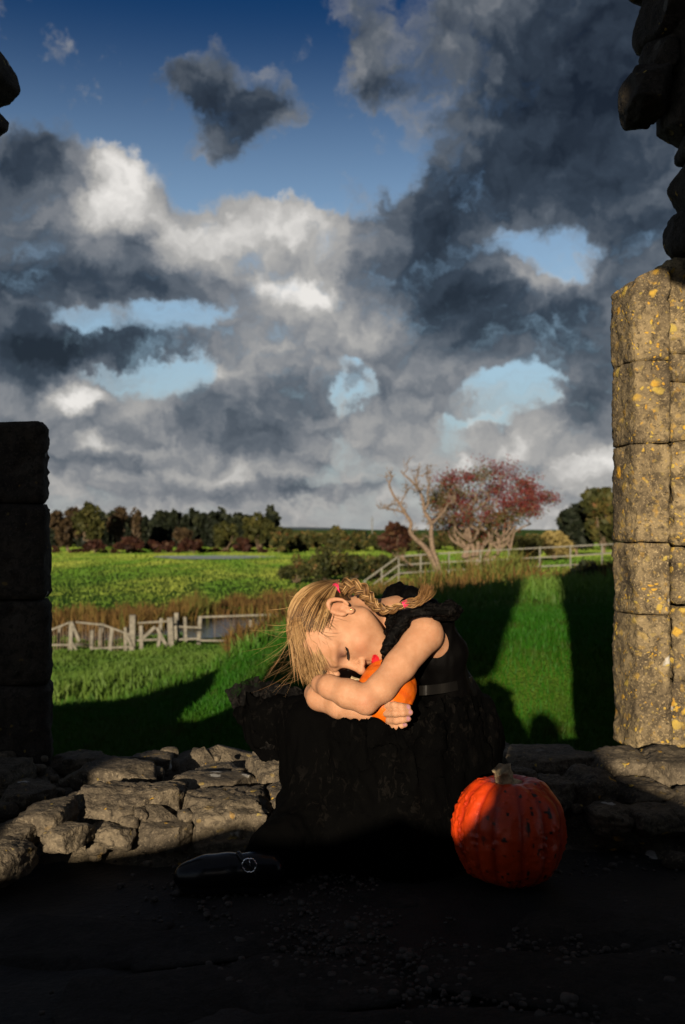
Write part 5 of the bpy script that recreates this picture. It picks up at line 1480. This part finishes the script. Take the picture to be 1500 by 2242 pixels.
tree('shrub', 'dark shadowed bush on the bank crest against the lichen jamb', 1310, 1284, 1228, 130, 17.5, 'dark', 133, 3000, cat='bush', shrub=True, leaf=.035, depth=.5)
tree('shrub', 'olive undergrowth shrub at the foot of the dead tree', 905, 1245, 1195, 100, 66, 'gorse', 134, 1600, cat='bush', shrub=True, leaf=.12)

# red berried hawthorn
HD = 58
hb = on(1040, HD); hb[2] = at(1040, 1232, HD)[2]
haw = empty('hawthorn_tree', hb); tag(haw, 'large hawthorn hung with red berries, many pale stems, beside the dead tree', 'tree')
rq = np.random.default_rng(77); parts = []; tips = []
lob = [(985, 1060), (1000, 1040), (1030, 1022), (1062, 1014), (1095, 1022), (1128, 1035), (1155, 1055), (1178, 1078), (1165, 1105), (1140, 1120), (1105, 1095), (1070, 1060), (1035, 1075), (1010, 1100),
       (1060, 1110), (1095, 1130), (1030, 1135), (1075, 1150), (1110, 1150), (1000, 1130), (1050, 1170), (1130, 1080), (975, 1095), (1085, 1045), (1150, 1085), (1015, 1160), (962, 1070), (958, 1105), (968, 1140), (985, 1160)]
stems = [(1018, 1200), (1032, 1190), (1046, 1185), (1058, 1195), (1075, 1188), (1024, 1175), (1092, 1205)]
sp3 = []
for i, (u, v) in enumerate(stems):
    q = at(u, v, HD + rq.uniform(-.6, .6)); sp3.append(q)
    parts.append(limb(hb + [(u - 1045) * .012, rq.uniform(-.3, .3), -.25], q, .20, .12, 800 + i, 6, .06))
for i, (u, v) in enumerate(lob):
    dd = HD + rq.uniform(-1.7, 1.7); c = at(1070 + (u - 1070) * 1.06, 1088 + (v - 1088) * .76 + 10, dd)
    j = int(np.argmin([np.linalg.norm((c - q)[[0, 1]]) + .3 * rq.uniform() for q in sp3]))
    parts.append(limb(sp3[j], c, .085, .03, 830 + i, 7, .10))
    for k in range(9):
        e = c + rq.normal(0, 1, 3) * [.42, .42, .30]; parts.append(limb(c, e, .022, .008, 900 + 11 * i + k, 4, .12)); tips.append(e)
        for w_ in range(2):
            e2 = e + rq.normal(0, .22, 3) + [0, 0, .08]; parts.append(limb(e, e2, .009, .004, 3000 + 29 * i + 3 * k + w_, 3, .1)); tips.append(e2)
v_, f_ = merge(parts); hang(build('trunk', v_, f_, M['pale_bark']), haw)
tips = np.array(tips); n = 17000
q = tips[rq.integers(0, len(tips), n)] + rq.normal(0, 1, (n, 3)) * [.24, .24, .15]; uvz = (q[:, 2] - hb[2]) / 5.4
redness = vnoise(q, .75, 3) + .9 * (uvz - .45) + .25 * (q[:, 0] - hb[0]) / 3
isb = redness + rq.normal(0, .28, n) > .16
cards('crown', q[~isb], np.full((~isb).sum(), .062), LEAF['gorse'], haw, np.clip(.75 + rq.normal(0, .18, (~isb).sum()), 0, 1), 5)
M['berry'] = leaf_material('hawthorn_berries', [(0, (.06, .005, .007)), (.5, (.14, .016, .018)), (1, (.17, .055, .04))], .05)
LEAF['berry'] = M['berry']
nb_ = int(isb.sum()); bc_ = q[isb]; octa = np.array([(1, 0, 0), (-1, 0, 0), (0, 1, 0), (0, -1, 0), (0, 0, 1), (0, 0, -1)], float) * .036
of = np.array([(0, 2, 4), (2, 1, 4), (1, 3, 4), (3, 0, 4), (2, 0, 5), (1, 2, 5), (3, 1, 5), (0, 3, 5)])
sel = rq.permutation(nb_)[: int(nb_ * .62)]; rest = np.setdiff1d(np.arange(nb_), sel)
VV = (bc_[sel][:, None] + octa[None] * rq.uniform(.7, 1.5, (len(sel), 1, 1))).reshape(-1, 3); FF = (of[None] + 6 * np.arange(len(sel))[:, None, None]).reshape(-1, 3)
o = hang(build('berries', VV, FF, M['berry'], smooth=False, attrs={'tone': ('FLOAT', np.repeat(np.clip(rq.normal(.5, .25, len(sel)), 0, 1), 6))}), haw); o['kind'] = 'stuff'
cards('red_leaves', bc_[rest], np.full(len(rest), .05), LEAF['haw'], haw, np.clip(rq.normal(.6, .2, len(rest)), 0, 1), 9)

# bare dead tree
DD = 54
db = on(962, DD); db[2] = at(962, 1262, DD)[2]
dead = empty('dead_tree', db); tag(dead, 'bare pale dead tree with forked leaning stems, left of the berried hawthorn', 'tree')
parts = []
def branch(px, r0, r1, dj=0.0, twigs=0, seed=0):
    pts = catmull([at(u, v, DD + dj * i / len(px)) for i, (u, v) in enumerate(px)], 4)
    parts.append(tube(pts, np.linspace(r0, r1, len(pts)), 7))
    r_ = np.random.default_rng(seed)
    for k in range(twigs):
        i = int(r_.uniform(.25, 1) * (len(pts) - 1)); a = pts[i]; d_ = r_.normal(0, 1, 3) * [.55, .5, .35] + [0, 0, .35]
        L_ = r_.uniform(.3, .75); e = a + d_ * L_
        parts.append(limb(a, e, .034, .014, seed * 31 + k, 4, .15))
        for w_ in range(3): parts.append(limb(a + (e - a) * r_.uniform(.4, .95), e + r_.normal(0, .2, 3) + [0, 0, .1], .017, .009, seed * 77 + 7 * k + w_, 3, .12))
branch([(964, 1264), (950, 1235), (940, 1212), (928, 1196), (910, 1180), (898, 1165), (900, 1145), (888, 1125), (876, 1105), (862, 1085), (852, 1060), (858, 1045), (850, 1032)], .17, .03, -.5, 10, 1)
branch([(966, 1264), (958, 1232), (948, 1205), (944, 1170), (944, 1145), (930, 1120), (926, 1095), (918, 1075), (900, 1052), (885, 1040), (878, 1030)], .16, .03, .4, 10, 2)
branch([(944, 1148), (958, 1135), (972, 1120), (980, 1105), (990, 1098), (998, 1085)], .085, .02, .8, 10, 3)
branch([(930, 1118), (938, 1100), (936, 1080), (940, 1060), (934, 1044), (944, 1030)], .07, .02, -.4, 9, 4)
branch([(888, 1125), (872, 1118), (858, 1116), (846, 1112), (836, 1114)], .06, .015, .3, 8, 5)
branch([(876, 1105), (884, 1088), (892, 1075), (890, 1060)], .045, .012, .5, 6, 6)
branch([(918, 1075), (912, 1055), (915, 1035), (922, 1020)], .05, .012, -.5, 7, 7)
branch([(880, 1215), (888, 1228), (905, 1240)], .05, .03, 0, 2, 8)
v_, f_ = merge(parts); hang(build('trunk', v_, f_, M['pale_bark']), dead)

# railing along the path
RD = 56
rail = empty('railing', on(983, RD)); tag(rail, 'grey three rail path railing in front of the hawthorn', 'railing')
post_px = [(873, 1217, 1262), (921, 1213, 1258), (983, 1208, 1262), (1052, 1204, 1256), (1114, 1201, 1252), (1182, 1197, 1256), (1249, 1194, 1245), (1318, 1191, 1235), (1390, 1187, 1230), (836, 1244, 1286), (800, 1272, 1312)]
for (u, a, b_) in post_px:
    p0 = at(u, a, RD); p1 = at(u, b_, RD); p1[2] = min(p1[2], ground(p1[0], p1[1]) - .2)
    v_, f_ = bar(p1, p0, .075, .075, (0, 1, 0)); hang(build('post', v_, f_, M['metal_rail'], smooth=False), rail)
for line in ([(873, 1218), (1052, 1206), (1249, 1196), (1400, 1188)], [(873, 1237), (983, 1230), (1114, 1224), (1249, 1217), (1400, 1207)], [(873, 1255), (983, 1248), (1114, 1243), (1270, 1236)],
             [(873, 1218), (795, 1274)], [(873, 1237), (800, 1292)], [(873, 1255), (812, 1300)]):
    for (u0, v0), (u1, v1) in zip(line[:-1], line[1:]):
        v_, f_ = bar(at(u0, v0, RD - .06), at(u1, v1, RD - .06), .05, .068); hang(build('rail', v_, f_, M['metal_rail'], smooth=False), rail)

# timber sheep fence by the stream
FD = 28.0
fence = empty('timber_fence', on(290, FD)); tag(fence, 'weathered timber fence with braced posts and pale uprights below the bank', 'fence')
def fpost(u, vt, vb, w=.10, d=FD):
    p0 = at(u, vt, d); p1 = at(u, vb, d); p1[2] = min(p1[2], ground(p1[0], p1[1]) - .15); p0 = p0 + np.array([rw.normal(0, .04), 0, rw.normal(0, .02)])
    v_, f_ = bar(p1, p0, w, w, (0, 1, 0)); hang(build('post', v_, f_, M['timber'], smooth=False), fence)
for (u, vt, vb, w) in [(154, 1362, 1448, .11), (126, 1372, 1410, .08), (220, 1364, 1412, .13), (200, 1380, 1442, .09), (240, 1376, 1434, .10), (276, 1374, 1436, .08), (290, 1346, 1420, .16), (310, 1368, 1420, .10),
                       (345, 1354, 1424, .09), (350, 1352, 1386, .09), (376, 1352, 1416, .15), (387, 1343, 1408, .12), (408, 1352, 1412, .09), (434, 1350, 1408, .11), (546, 1352, 1392, .08), (100, 1380, 1420, .08)]:
    fpost(u, vt, vb, w, FD + (.8 if vb < 1413 else 0))
def frail(u0, v0, u1, v1, h=.07, name='rail', d=FD - .07, w=.05):
    v_, f_ = bar(at(u0, v0, d), at(u1, v1, d), w, h); hang(build(name, v_, f_, M['timber'], smooth=False), fence)
for r_ in [(60, 1400, 152, 1363), (166, 1362, 226, 1368), (226, 1368, 286, 1390), (100, 1412, 198, 1412), (166, 1410, 200, 1413), (302, 1364, 370, 1360), (434, 1351, 620, 1345), (438, 1402, 520, 1403), (300, 1402, 345, 1400), (200, 1420, 290, 1416), (392, 1372, 436, 1374), (392, 1400, 436, 1398)]: frail(*r_, h=.05)
for r_ in [(158, 1366, 174, 1404), (158, 1408, 184, 1450), (278, 1392, 298, 1438), (344, 1374, 371, 1427), (310, 1400, 340, 1372)]: frail(*r_, h=.085, name='brace', d=FD - .12)
rp = np.random.default_rng(6)
for k, u in enumerate(np.linspace(104, 285, 27)):
    vt = np.interp(u, [104, 152, 166, 226, 286], [1386, 1366, 1366, 1370, 1392]) + rp.uniform(-1, 2)
    v_, f_ = bar(at(u, vt + rp.uniform(46, 52), FD), at(u + rp.uniform(-1, 1), vt, FD), .016, .016, (0, 1, 0)); hang(build('pale', v_, f_, M['bark'], smooth=False), fence)
for k, u in enumerate((470, 512, 580)):
    v_, f_ = bar(at(u, 1400, FD), at(u, 1351, FD), .012, .012, (0, 1, 0)); hang(build('pale', v_, f_, M['bark'], smooth=False), fence)
